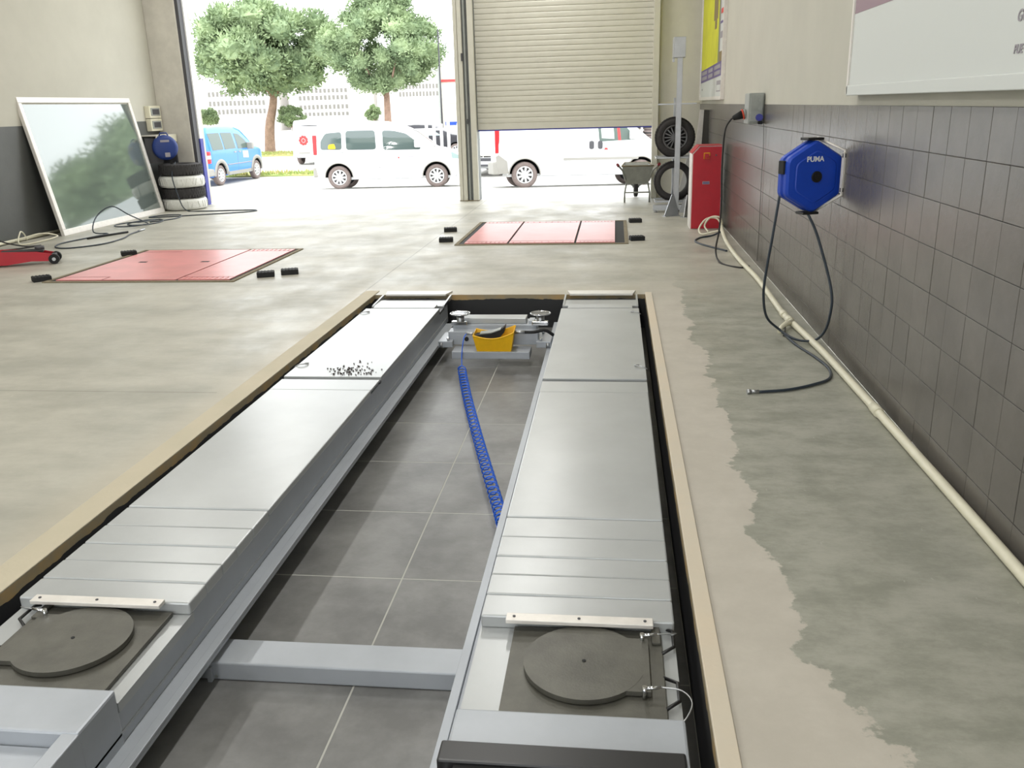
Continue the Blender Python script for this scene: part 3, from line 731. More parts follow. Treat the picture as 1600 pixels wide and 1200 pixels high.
wb(MB().cyl((1.224, 8.98, 1.415), (1.210, 8.98, 1.411), 0.050, n=14), 'collar', M['orange'], pg)
cp = spline([(1.13, 8.98, 1.382), (1.10, 8.98, 1.36), (1.055, 8.99, 1.25), (1.045, 9.0, 0.9), (1.055, 9.0, 0.55), (1.045, 9.0, 0.30), (1.02, 9.0, 0.10), (1.05, 8.8, 0.012), (1.20, 8.55, 0.008), (1.30, 8.62, 0.008)], 8)
tag(MB().tube(cp, 0.009, 8).build('power_cable', M['cable']), 'black power cable hanging from the plug down to the floor pipe', 'cable')
# thin wires below the socket box
tag(MB().tube(spline([(1.375, 8.70, 1.33), (1.378, 8.66, 1.1), (1.378, 8.67, 0.8), (1.378, 8.64, 0.4), (1.37, 8.6, 0.06)], 5), 0.0026, 6).build('wall_wire', M['joint']), 'thin dark wire running down the blocks below the socket box', 'wire')

# conduit pipe along the wall foot
pp = thing('conduit_pipe', 'cream plastic conduit pipe along the foot of the block wall', 'pipe', (1.33, 6, 0))
ppts = spline([(1.30, 11.05, 0.10), (1.27, 10.5, 0.05), (1.245, 9.8, 0.03), (1.24, 8.9, 0.028), (1.265, 8.05, 0.028), (1.265, 7.45, 0.028), (1.255, 6.95, 0.028), (1.25, 6.5, 0.028), (1.265, 6.2, 0.028), (1.305, 5.5, 0.028), (1.325, 4.68, 0.028), (1.34, 3.7, 0.028), (1.35, 2.7, 0.028), (1.35, 1.0, 0.028)], 6)
wb(MB().tube(ppts, 0.022, 10), 'pipe', M['pvc'], pp)
for a in (6.52, 6.30, 4.35):
    i = min(range(len(ppts)), key=lambda q: abs(ppts[q].y-a)); d = (ppts[i+1]-ppts[i]).normalized()
    wb(MB().cyl(ppts[i]-d*0.05, ppts[i]+d*0.05, 0.027, n=10), 'pipe_joint', M['pvc'], pp)
wb(MB().tube([(1.262, 6.22, 0.035), (1.21, 6.16, 0.04), (1.16, 6.08, 0.03), (1.14, 6.03, 0.012)], [0.022, 0.020, 0.017, 0.015], 8), 'tee_branch', M['pvc'], pp)
wb(MB().tube(spline([(1.20, 6.15, 0.03), (1.17, 6.0, 0.02), (1.15, 5.93, 0.01)], 4), 0.006, 6), 'loose_wire', M['cable'], pp)
# cables spilling out behind the cabinet
for lab, m, pts in (('cream cable loop bulging out beside the red cabinet foot', 'pvc', [(1.30, 11.0, 0.10), (1.24, 11.05, 0.17), (1.12, 11.05, 0.16), (1.03, 10.95, 0.06), (1.05, 10.8, 0.012), (1.16, 10.75, 0.04), (1.27, 10.7, 0.07)]),
                    ('grey cable trailing on the floor in front of the red cabinet', 'hose', [(1.28, 10.7, 0.06), (1.16, 10.62, 0.02), (1.02, 10.55, 0.008), (0.93, 10.3, 0.008), (0.97, 10.05, 0.008), (1.10, 9.75, 0.008), (1.20, 9.55, 0.008)]),
                    ('pale thin cable arching over at the red cabinet corner', 'pvc', [(1.31, 10.95, 0.12), (1.26, 10.9, 0.20), (1.16, 10.95, 0.19), (1.10, 11.0, 0.09), (1.14, 10.92, 0.02)])):
    tag(MB().tube(spline(pts, 7), 0.011, 7).build('cable', M[m]), lab, 'cable')

# red control cabinet
rc = thing('control_cabinet', 'red steel control cabinet with orange switch by the block wall', 'cabinet', (1.13, 11.5, 0))
prof = [(-0.185, 0), (-0.185, 0.925), (-0.10, 1.015), (0.185, 1.015), (0.185, 0)]
wb(MB().prism([(1.135+x, z) for x, z in prof], -11.74, -11.36, M=RXM), 'housing', M['alu'], rc)
wb(MB().prism([(1.135+x*0.95+0.004, z*0.985+0.006) for x, z in prof], -11.36, -11.335, M=RXM), 'front_panel', M['redpaint'], rc)
wb(MB().prism([(1.135+x, z) for x, z in ((-0.186, 0.925), (-0.10, 1.016), (0.186, 1.016), (0.186, 1.022), (-0.104, 1.022), (-0.191, 0.928))], -11.74, -11.345, M=RXM), 'top_panel', M['redpaint'], rc)
sw = wb(MB().box(1.09, 1.165, 11.325, 11.335, 0.86, 0.935, bev=0.003), 'switch_plate', M['orange'], rc)
wb(MB().cyl((1.128, 11.325, 0.898), (1.128, 11.30, 0.898), 0.024, n=16), 'switch_knob', M['redpaint'], sw)
wb(MB().tube([(1.093, 11.322, 0.86), (1.093, 11.322, 0.932), (1.162, 11.322, 0.932), (1.162, 11.322, 0.90)], 0.005, 6), 'switch_rim', M['yellow'], sw)
wb(MB().cyl((1.24, 11.325, 0.905), (1.24, 11.336, 0.905), 0.010, n=10), 'key_lock', M['darkgrey'], rc)
pl = wb(MB().box(1.085, 1.172, 11.328, 11.336, 0.555, 0.59, bev=0.001), 'name_plate', M['greyprint'], rc)
wb(MB().box(1.093, 1.164, 11.326, 11.3285, 0.563, 0.573).box(1.093, 1.164, 11.326, 11.3285, 0.577, 0.583), 'plate_print', M['purple'], pl)

# tyre rack with pole
def tyre_profile(R, r_in, wdt):
    return [(r_in, -wdt*0.40), (r_in+0.012, -wdt*0.46), (r_in+(R-r_in)*0.5, -wdt*0.5), (R-0.03, -wdt*0.45), (R-0.006, -wdt*0.36), (R, -wdt*0.2), (R, wdt*0.2), (R-0.006, wdt*0.36), (R-0.03, wdt*0.45), (r_in+(R-r_in)*0.5, wdt*0.5), (r_in+0.012, wdt*0.46), (r_in, wdt*0.40), (r_in-0.002, 0), (r_in, -wdt*0.40)]
def tyre(parent, R, r_in, wdt, m='tyre', M_=None, tread=True):
    o = MB().lathe(tyre_profile(R, r_in, wdt), 40, M_).build('tyre', M[m], parent)
    if tread:
        b = MB()
        for k in range(44):
            for z in (-0.3, 0.0, 0.3):
                Mx = RZ(2*PI*(k+(0.5 if z == 0 else 0))/44)
                if M_ is not None: Mx = M_ @ Mx
                b.box(R-0.004, R+0.004, -0.014, 0.014, (z-0.12)*wdt, (z+0.12)*wdt, M=Mx)
        b.build('tread', M[m], o)
    return o
rk = thing('tyre_rack', 'grey steel tyre rack with a tall square post by the back wall', 'rack', (0.88, 13.5, 0))
K = lambda mb, n, m='zinc', p=None: wb(mb, n, M[m], p or rk)
K(MB().box(0.855, 0.93, 13.14, 13.21, 0.02, 2.16, bev=0.004), 'post')
K(MB().box(0.855, 0.93, 13.70, 13.77, 0.02, 1.6, bev=0.004), 'rear_post')
K(MB().box(0.80, 0.965, 13.12, 13.32, 2.13, 2.40, bev=0.004), 'head_plate')
K(MB().box(0.795, 0.825, 13.30, 13.36, 2.08, 2.38), 'head_back')
K(MB().box(0.60, 1.14, 13.22, 13.26, 0.76, 0.785, bev=0.003), 'tyre_rail')
K(MB().box(0.60, 1.14, 13.60, 13.64, 0.76, 0.785, bev=0.003), 'tyre_rail')
K(MB().box(0.60, 1.14, 13.22, 13.26, 0.135, 0.165, bev=0.003), 'tyre_rail')
K(MB().box(0.60, 1.14, 13.60, 13.64, 0.135, 0.165, bev=0.003), 'tyre_rail')
for x in (0.60, 1.13):
    K(MB().box(x-0.01, x+0.01, 13.22, 13.64, 0.762, 0.78), 'cross_bar'); K(MB().box(x-0.01, x+0.01, 13.22, 13.64, 0.137, 0.16), 'cross_bar')
K(MB().box(0.60, 1.14, 13.16, 13.20, 1.505, 1.525), 'upper_bar')
K(MB().box(0.56, 1.10, 13.13, 13.22, 0.03, 0.11, bev=0.004), 'foot_beam')
K(MB().box(0.855, 0.93, 13.13, 13.77, 0.0, 0.06, bev=0.004), 'base_beam')
for x in (0.60, 1.04): K(MB().cyl((x, 13.17, 0), (x, 13.17, 0.035), 0.03, 0.02, n=12), 'levelling_foot')
for s, pts in ((1, [(0.93, 13.16), (1.14, 13.10)]),): 
    K(MB().prism([(0.93, 0.0), (1.10, 0.0), (1.03, 0.20), (1.0, 0.20)], -13.12, -13.08, M=RXM), 'brace')
def wheel_at(name, lab, loc, R, r_in, wdt, rim):
    o = thing(name, lab, 'tyre', loc, group='tyres on the tyre rack')
    tyre(o, R, r_in, wdt, 'tyre', RX(PI/2))
    if rim:
        Mx = RX(PI/2)
        ri = MB().lathe([(r_in+0.006, -wdt*0.40), (r_in-0.01, -wdt*0.3), (r_in-0.012, wdt*0.3), (r_in+0.006, wdt*0.44), (r_in-0.004, wdt*0.46), (r_in-0.022, wdt*0.40)], 36, Mx).build('rim', M['alloy'], o)
        for k in range(16):
            sp = MB().box(0.03, r_in-0.012, -0.008, 0.008, wdt*0.22, wdt*0.36, M=Mx @ RZ(2*PI*k/16)); sp.build('spoke', M['alloy'], ri)
        MB().cyl((0, -wdt*0.2, 0), (0, -wdt*0.40, 0), 0.04, n=18).build('hub_cap', M['alloy'], ri)
        MB().lathe([(0.0, wdt*0.05), (r_in-0.01, wdt*0.02)], 30, Mx).build('brake_shade', M['black'], ri)
    return o
wheel_at('wheel', 'alloy wheel with black tyre on the upper rack shelf', (0.865, 13.43, 1.05), 0.285, 0.175, 0.20, True)
wheel_at('tyre', 'bare black tyre without a rim on the lower rack shelf', (0.865, 13.43, 0.425), 0.285, 0.195, 0.20, False)
# boards leaning in the corner behind the rack
for lab, x, y, hgt, wd, m, lean in (('pale narrow board leaning behind the tyre rack in the corner', 1.22, 14.3, 1.42, 0.14, 'alu', 0.10), ('dark narrow board leaning against the block wall corner', 1.31, 13.9, 1.42, 0.10, 'joint', 0.04), ('white tilted panel standing behind the lower tyre', 1.02, 14.1, 0.9, 0.16, 'white', 0.22)):
    o = thing('leaning_board', lab, 'board', (x, y, 0), rot=(0, lean, 0))
    MB().box(-wd/2, wd/2, -0.012, 0.012, 0, hgt, bev=0.002).build('board', M[m], o)
    MB().box(-wd/2, wd/2, -0.014, -0.0115, hgt-0.03, hgt).build('end_strip', M[m], o)
for lab, x, y, rz in (('grey steel angle bracket standing on the floor beside the tyre rack', 0.80, 12.72, 0.5), ('grey steel angle bracket standing against the red cabinet', 1.0, 12.6, 1.2)):
    o = thing('angle_bracket', lab, 'bracket', (x, y, 0), rz)
    MB().prism([(-0.12, 0), (0.12, 0), (0.12, 0.03), (0.06, 0.22), (0.03, 0.30), (0.0, 0.30)], -0.006, 0.006, M=RXM).build('web', M['zinc'], o)
    MB().box(-0.12, 0.12, -0.05, 0.05, 0, 0.008).build('foot', M['zinc'], o)

# wheelbarrow, seen from behind
wbw = thing('wheelbarrow', 'grey steel wheelbarrow parked in the shutter doorway', 'wheelbarrow', (0.36, 14.75, 0))
tb = MB(); ring = []
for (hx, y0, y1, z) in ((0.17, 14.60, 15.05, 0.29), (0.25, 14.46, 15.30, 0.585)):
    ring.append([(0.36-hx, y0, z), (0.36+hx, y0, z), (0.36+hx*0.8, y1, z), (0.36-hx*0.8, y1, z)])
tb.add(ring[0]+ring[1], [(3,2,1,0), (0,1,5,4), (1,2,6,5), (2,3,7,6), (3,0,4,7)])
to = wb(tb, 'tub', M['barrow'], wbw); so = to.modifiers.new('wall', 'SOLIDIFY'); so.thickness = 0.008
wb(MB().tube([(0.36-0.25, 14.46, 0.585), (0.36+0.25, 14.46, 0.585), (0.36+0.20, 15.30, 0.585), (0.36-0.20, 15.30, 0.585)], 0.012, 8, closed=True), 'rim', M['barrowrim'], to)
wb(MB().box(0.36-0.185, 0.36+0.185, 14.60, 15.1, 0.48, 0.545, bev=0.01), 'dried_cement', M['barrowrim'], wbw)
for s in (-1, 1):
    x = 0.36+s*0.20
    h = wb(MB().tube([(x+s*0.11, 14.05, 0.625), (x+s*0.04, 14.30, 0.53), (x-s*0.01, 14.58, 0.36), (x-s*0.08, 15.1, 0.27), (0.36+s*0.05, 15.45, 0.19)], 0.015, 8), 'handle', M['barrow'], wbw)
    wb(MB().cyl((x+s*0.12, 14.0, 0.64), (x+s*0.105, 14.12, 0.61), 0.022, n=10), 'grip', M['reddark'], h)
    wb(MB().tube([(x-s*0.03, 14.62, 0.32), (x+s*0.0, 14.58, 0.15), (x+s*0.0, 14.58, 0.0)], 0.014, 8), 'leg', M['barrow'], wbw)
    for i in range(3): wb(MB().box(0.36-0.10+0.085*i-0.003, 0.36-0.10+0.085*i+0.003, 14.565, 14.585, 0.32, 0.42), 'tub_rib', M['barrow'], to) if s == 1 else None
wb(MB().tube([(0.36-0.19, 14.58, 0.16), (0.36+0.19, 14.58, 0.16)], 0.012, 8), 'leg_brace', M['barrow'], wbw)
Mw = T(0.36, 15.47, 0.175) @ RY(PI/2)
wh = wb(MB().lathe(tyre_profile(0.175, 0.10, 0.08), 28, Mw), 'wheel', M['tyre'], wbw)
wb(MB().cyl((0.30, 15.47, 0.175), (0.42, 15.47, 0.175), 0.02, n=10).lathe([(0.10, -0.02), (0.02, -0.025), (0.02, 0.025), (0.10, 0.02)], 20, Mw), 'wheel_hub', M['greybox'], wh)

# posters on the right wall
p1 = thing('wall_poster', 'framed poster with yellow-green field and purple band high on the wall', 'poster', (XR, 13.6, 1.62))
def panel(name, y0, y1, z0, z1, m, parent, off, skew=0.0):
    b = MB(); xf = XR+0.004-off
    b.add([(xf, y0, z0), (xf, y1, z0+skew), (xf, y1, z1+skew), (xf, y0, z1), (xf-0.0012, y0, z0), (xf-0.0012, y1, z0+skew), (xf-0.0012, y1, z1+skew), (xf-0.0012, y0, z1)], [(0,1,2,3), (7,6,5,4), (0,4,5,1), (1,5,6,2), (2,6,7,3), (3,7,4,0)])
    return wb(b, name, M[m], parent)
Y0, Y1 = 12.15, 15.1
wb(MB().box(XR-0.028, XR+0.004, Y0, Y1, 1.60, 3.35), 'board', M['whiteprint'], p1)
fr = wb(MB().box(XR-0.045, XR+0.004, Y0-0.05, Y0, 1.56, 3.4).box(XR-0.045, XR+0.004, Y1, Y1+0.05, 1.56, 3.4).box(XR-0.045, XR+0.004, Y0, Y1, 1.555, 1.60).box(XR-0.045, XR+0.004, Y0, Y1, 3.35, 3.4), 'frame', M['alu'], p1)
panel('yellow_field', Y0+0.62, Y1-0.06, 1.98, 3.34, 'yellowprint', p1, 0.033, -0.0)
panel('olive_strip', Y0+0.48, Y0+0.62, 2.02, 3.34, 'oliveprint', p1, 0.033)
panel('photo_strip', Y0+0.12, Y0+0.48, 2.02, 2.16, 'brownprint', p1, 0.0335)
pb = panel('purple_band', Y0+0.10, Y1-0.06, 1.86, 2.04, 'purple', p1, 0.035, -0.05)
for r in range(2):
    for (a, c) in ((0.22, 0.95), (1.15, 1.75), (1.95, 2.75)):
        panel('band_label', Y0+a, Y0+c, 1.885+0.075*r-0.016*a, 1.935+0.075*r-0.016*a, 'greyprint', p1, 0.037, -0.012)
panel('brown_figure', Y0+0.75, Y0+1.25, 2.60, 3.34, 'brownprint', p1, 0.035)
panel('brown_figure_tip', Y0+0.85, Y0+1.10, 2.48, 2.60, 'brownprint', p1, 0.035)
panel('side_strip', Y0+0.42, Y0+0.48, 2.16, 3.34, 'greyprint', p1, 0.034)
panel('red_mark', Y0+0.13, Y0+0.36, 2.62, 2.68, 'redprint', p1, 0.035)
panel('grey_mark', Y0+0.13, Y0+0.36, 2.32, 2.40, 'greyprint', p1, 0.035)
panel('dark_bar', Y0+0.10, Y0+0.42, 2.50, 2.53, 'purple', p1, 0.035)
lg = panel('logo_box', Y0+0.12, Y0+0.62, 1.66, 1.80, 'greyprint', p1, 0.034)
panel('logo_field', Y0+0.16, Y0+0.58, 1.675, 1.745, 'whiteprint', p1, 0.036)
panel('small_mark', Y1-0.35, Y1-0.22, 1.70, 1.72, 'greyprint', p1, 0.034)

p2 = thing('wall_banner', 'large white wall banner with a mauve corner stripe and grey letters', 'banner', (XR, 4.2, 1.57))
by0, by1 = 1.6, 5.50
wb(MB().box(XR-0.055, XR+0.004, by0, by1, 1.565, 2.9, bev=0.004), 'banner_board', M['whiteprint'], p2)
wb(MB().box(XR-0.064, XR+0.004, by0, by1+0.02, 1.555, 1.61, bev=0.004), 'lower_rail', M['whiteprint'], p2)
wb(MB().box(XR-0.064, XR+0.004, by1, by1+0.025, 1.565, 2.9), 'side_rail', M['alu'], p2)
xf = XR-0.0565
b = MB().add([(xf, by1-0.01, 1.99), (xf, by1-0.01, 2.22), (xf, by0+0.01, 2.22), (xf, by0+0.01, 1.99), (xf+0.002, by1-0.01, 1.99), (xf+0.002, by1-0.01, 2.22), (xf+0.002, by0+0.01, 2.22), (xf+0.002, by0+0.01, 1.99)], [(0,1,2,3), (7,6,5,4), (0,4,5,1), (1,5,6,2), (2,6,7,3), (3,7,4,0)])
wb(b, 'mauve_stripe', M['mauve'], p2)
for bd, z, sz in (('GÖ', 1.79, 0.052), ('PUE', 1.685, 0.04)):
    o = text('lettering', bd, sz, M['greyprint'], p2, (0, 0, 0), (0, 0, 0), shear=0.15, bold=0.001)
    o.matrix_parent_inverse = p2.matrix_basis.inverted()
    o.location = (xf, 3.285, z); o.rotation_euler = (PI/2, 0, -PI/2)

# ================================================================== LEFT SIDE THINGS
# leaning framed glass
lean = math.atan2(0.34, 1.84); Lg = math.hypot(0.34, 1.84)
gl = thing('glass_panel', 'large white-framed glass panel leaning against the wall, reflecting a tree', 'glass panel', (-7.555, 12.79, 0.0), rot=(0, -lean, 0.0))
gw = 1.425
MB().box(-0.030, -0.022, -gw+0.05, gw-0.05, 0.06, Lg-0.06).build('pane', M['glass_pane'], gl)
MB().box(-0.045, -0.031, -gw+0.03, gw-0.03, 0.03, Lg-0.03).build('backing', M['greybox'], gl)
for nm, bb in (('frame_rail', (-gw, gw, 0.0, 0.085)), ('frame_rail', (-gw, gw, Lg-0.075, Lg)), ('frame_stile', (-gw, -gw+0.075, 0.085, Lg-0.075)), ('frame_stile', (gw-0.075, gw, 0.085, Lg-0.075))):
    MB().box(-0.05, 0.0, bb[0], bb[1], bb[2], bb[3], bev=0.005).build(nm, M['alu'], gl)

# wall sockets
for lab, z in (('upper beige wall socket box with dark cover on the far wall corner', 1.515), ('lower beige wall socket box with dark cover above the shelf', 1.305)):
    o = thing('wall_socket', lab, 'socket', (XL, 14.84, z), group='beige socket boxes by the column')
    wb(MB().box(XL, XL+0.09, 14.65, 15.03, z, z+0.20, bev=0.006), 'case', M['pvc'], o)
    wb(MB().box(XL+0.088, XL+0.10, 14.69, 14.99, z+0.04, z+0.165, bev=0.004), 'cover', M['greybox'], o)
    wb(MB().box(XL+0.10, XL+0.104, 14.73, 14.95, z+0.06, z+0.145), 'cover_window', M['darkgrey'], o)
sh = thing('wall_shelf', 'small cream shelf board on the wall above the small blue reel', 'shelf', (XL, 14.7, 1.2))
wb(MB().box(XL, XL+0.30, 14.35, 15.05, 1.225, 1.245, bev=0.003), 'shelf_board', M['concol'], sh)
wb(MB().box(XL+0.29, XL+0.305, 14.35, 15.05, 1.12, 1.235), 'front_edge', M['pvc'], sh)
wb(MB().box(XL, XL+0.28, 15.02, 15.05, 0.75, 1.225), 'bracket', M['darkgrey'], sh)
# small reel
r2_ = thing('hose_reel', 'small round blue hose reel under the shelf above the tyre stack', 'hose reel', (-7.52, 14.45, 1.04), rot=(0, 0, 0.55))
ca = MB().lathe([(0.0, -0.09), (0.15, -0.09), (0.19, -0.07), (0.205, -0.03), (0.205, 0.03), (0.19, 0.07), (0.15, 0.09), (0.0, 0.09)], 24, RXM).build('casing', M['blueshade'], r2_)
MB().tube([(-0.07, 0, 0.19), (-0.05, 0, 0.235), (0.05, 0, 0.235), (0.07, 0, 0.19)], 0.012, 8).build('carry_handle', M['blueshade'], r2_)
MB().box(-0.07, 0.07, -0.096, -0.088, 0.09, 0.125).build('name_strip', M['greyprint'], ca)
MB().box(-0.15, -0.10, -0.086, -0.078, -0.05, 0.0).build('sticker', M['whiteprint'], ca)
MB().box(-0.02, 0.06, -0.098, -0.088, -0.15, -0.08).build('sticker', M['greyprint'], ca)
MB().box(-0.3, -0.05, 0.07, 0.10, -0.25, 0.16).build('bracket', M['darkgrey'], r2_)
MB().box(0.05, 0.09, 0.0, 0.06, -0.30, -0.15).build('outlet_arm', M['black'], r2_)
# tyre stack
for i, (lab, z, m, hh) in enumerate((('plastic-wrapped tyre at the bottom of the stack by the column', 0.10, 'wrap', 0.20), ('dark tyre second from the bottom of the stack by the column', 0.285, 'tyre', 0.17), ('plastic-wrapped tyre third from the bottom of the stack by the column', 0.475, 'wrap', 0.21), ('dark tyre on top of the stack by the column', 0.675, 'tyre', 0.19))):
    o = thing('tyre', lab, 'tyre', (-7.40+0.01*(i % 2), 14.64, z), 0.3*i, 'tyres stacked by the column')
    tyre(o, 0.37 if m == 'wrap' else 0.355, 0.19, hh*1.0, m, None, m == 'tyre')
    if m == 'wrap':
        b = MB()
        for k in range(26):
            a = 2*PI*k/26+random.uniform(-0.05, 0.05); a2 = a+random.uniform(-0.12, 0.12)
            b.tube([(0.30*math.cos(a), 0.30*math.sin(a), hh*0.42), (0.372*math.cos(a), 0.372*math.sin(a), hh*0.22), (0.374*math.cos(a2), 0.374*math.sin(a2), -hh*0.22), (0.32*math.cos(a2), 0.32*math.sin(a2), -hh*0.42)], 0.006, 5)
        b.build('wrap_folds', M['wrap'], o)
# hose on the floor
hz = 0.010
def ring(cx, cy, rx, ry, a0, a1, z0, n=14, tilt=0.0):
    return [(cx+rx*math.cos(a0+(a1-a0)*i/n)+tilt*ry*math.sin(a0+(a1-a0)*i/n), cy+ry*math.sin(a0+(a1-a0)*i/n), z0) for i in range(n+1)]
hp = [(-7.40, 14.50, 0.80), (-7.36, 14.24, 0.6), (-7.30, 14.22, 0.3), (-7.18, 14.2, 0.03), (-6.85, 14.16, hz), (-6.4, 14.2, hz), (-5.95, 14.2, hz), (-6.0, 13.95, hz), (-6.6, 13.65, hz), (-7.0, 13.45, hz), (-7.38, 13.35, hz), (-7.30, 13.62, hz), (-6.95, 13.55, 0.02), (-6.85, 13.15, hz), (-7.05, 12.75, hz)]
tag(MB().tube(spline(hp, 8), 0.009, 7).build('floor_hose', M['hose']), 'dark hose dropping beside the tyre stack and trailing over the floor', 'hose')
hp = ring(-7.10, 12.72, 0.22, 0.35, PI/2, PI/2+2*PI, hz)+ring(-7.12, 12.35, 0.22, 0.28, PI/2, PI/2+1.6*PI, 0.028)
hp += [(-7.0, 12.1, 0.20), (-7.18, 12.0, 0.33), (-7.28, 11.75, 0.22), (-7.18, 11.45, 0.04), (-7.0, 11.5, hz), (-7.05, 11.1, hz), (-7.12, 10.6, hz), (-6.98, 10.27, hz), (-6.75, 10.2, hz), (-6.5, 10.5, hz), (-6.5, 11.0, hz), (-6.62, 11.4, hz), (-6.66, 11.75, hz)]
fh = thing('floor_hose', 'dark hose coiled in loops on the floor before the leaning glass', 'hose', (-7.0, 11.5, 0))
wb(MB().tube(spline(hp, 5), 0.009, 7), 'hose', M['hose'], fh)
wb(MB().cyl((-6.66, 11.70, 0.014), (-6.68, 11.90, 0.014), 0.014, n=10), 'coupling', M['zinc'], fh)
wb(MB().tube([(-7.0, 11.0, 0.012), (-6.9, 11.3, 0.014), (-6.76, 11.6, 0.016)], 0.014, 8), 'air_gun_pipe', M['black'], fh)

# trolley jack at the frame edge
tj = thing('trolley_jack', 'red trolley jack with dark wheel on the floor at the picture edge', 'trolley jack', (-6.27, 9.22, 0), math.radians(207))
for s in (-1, 1):
    sp_ = MB().prism([(0.0, 0.03), (0.0, 0.10), (0.18, 0.145), (0.55, 0.17), (0.72, 0.16), (0.75, 0.03), (0.5, 0.02), (0.25, 0.045)], s*0.105-0.006, s*0.105+0.006, M=RXM).build('side_plate', M['redpaint'], tj)
    wl_ = MB().cyl((0.02, s*0.075, 0.055), (0.02, s*0.135, 0.055), 0.055, n=18).build('front_wheel', M['black'], tj)
    MB().cyl((0.02, s*0.134, 0.055), (0.02, s*0.139, 0.055), 0.02, n=10).build('wheel_hub', M['zinc'], wl_)
    MB().cyl((0.68, s*0.11, 0.035), (0.68, s*0.145, 0.035), 0.035, n=14).build('rear_caster', M['black'], tj)
MB().box(0.0, 0.05, -0.10, 0.10, 0.05, 0.10, bev=0.006).build('front_axle', M['darkgrey'], tj)
MB().box(0.12, 0.55, -0.06, 0.06, 0.13, 0.165, bev=0.01).build('lift_arm', M['blackgloss'], tj)
MB().cyl((0.16, 0, 0.16), (0.16, 0, 0.195), 0.05, n=16).build('saddle', M['darkgrey'], tj)
MB().box(0.55, 0.74, -0.10, 0.10, 0.05, 0.15, bev=0.01).build('pump_block', M['redpaint'], tj)
MB().cyl((0.66, 0, 0.12), (0.70, 0, 0.62), 0.022, n=12).build('handle', M['redpaint'], tj)
for lab, m, pts in (('pale yellow wire lying tangled at the foot of the dark wall', 'pvc', [(-7.80, 10.9, 0.02), (-7.72, 10.75, 0.12), (-7.66, 10.6, 0.16), (-7.62, 10.5, 0.02), (-7.5, 10.8, 0.02), (-7.45, 11.05, 0.05), (-7.6, 10.9, 0.10), (-7.75, 10.6, 0.05)]),
                    ('dark wire lying on the floor below the dark wall', 'cable', [(-7.83, 10.2, 0.5), (-7.78, 10.25, 0.15), (-7.5, 10.35, 0.02), (-7.3, 10.45, 0.01), (-7.45, 10.15, 0.01), (-7.7, 9.9, 0.01)])):
    tag(MB().tube(spline(pts, 7), 0.009, 6).build('loose_wire', M[m]), lab, 'wire')

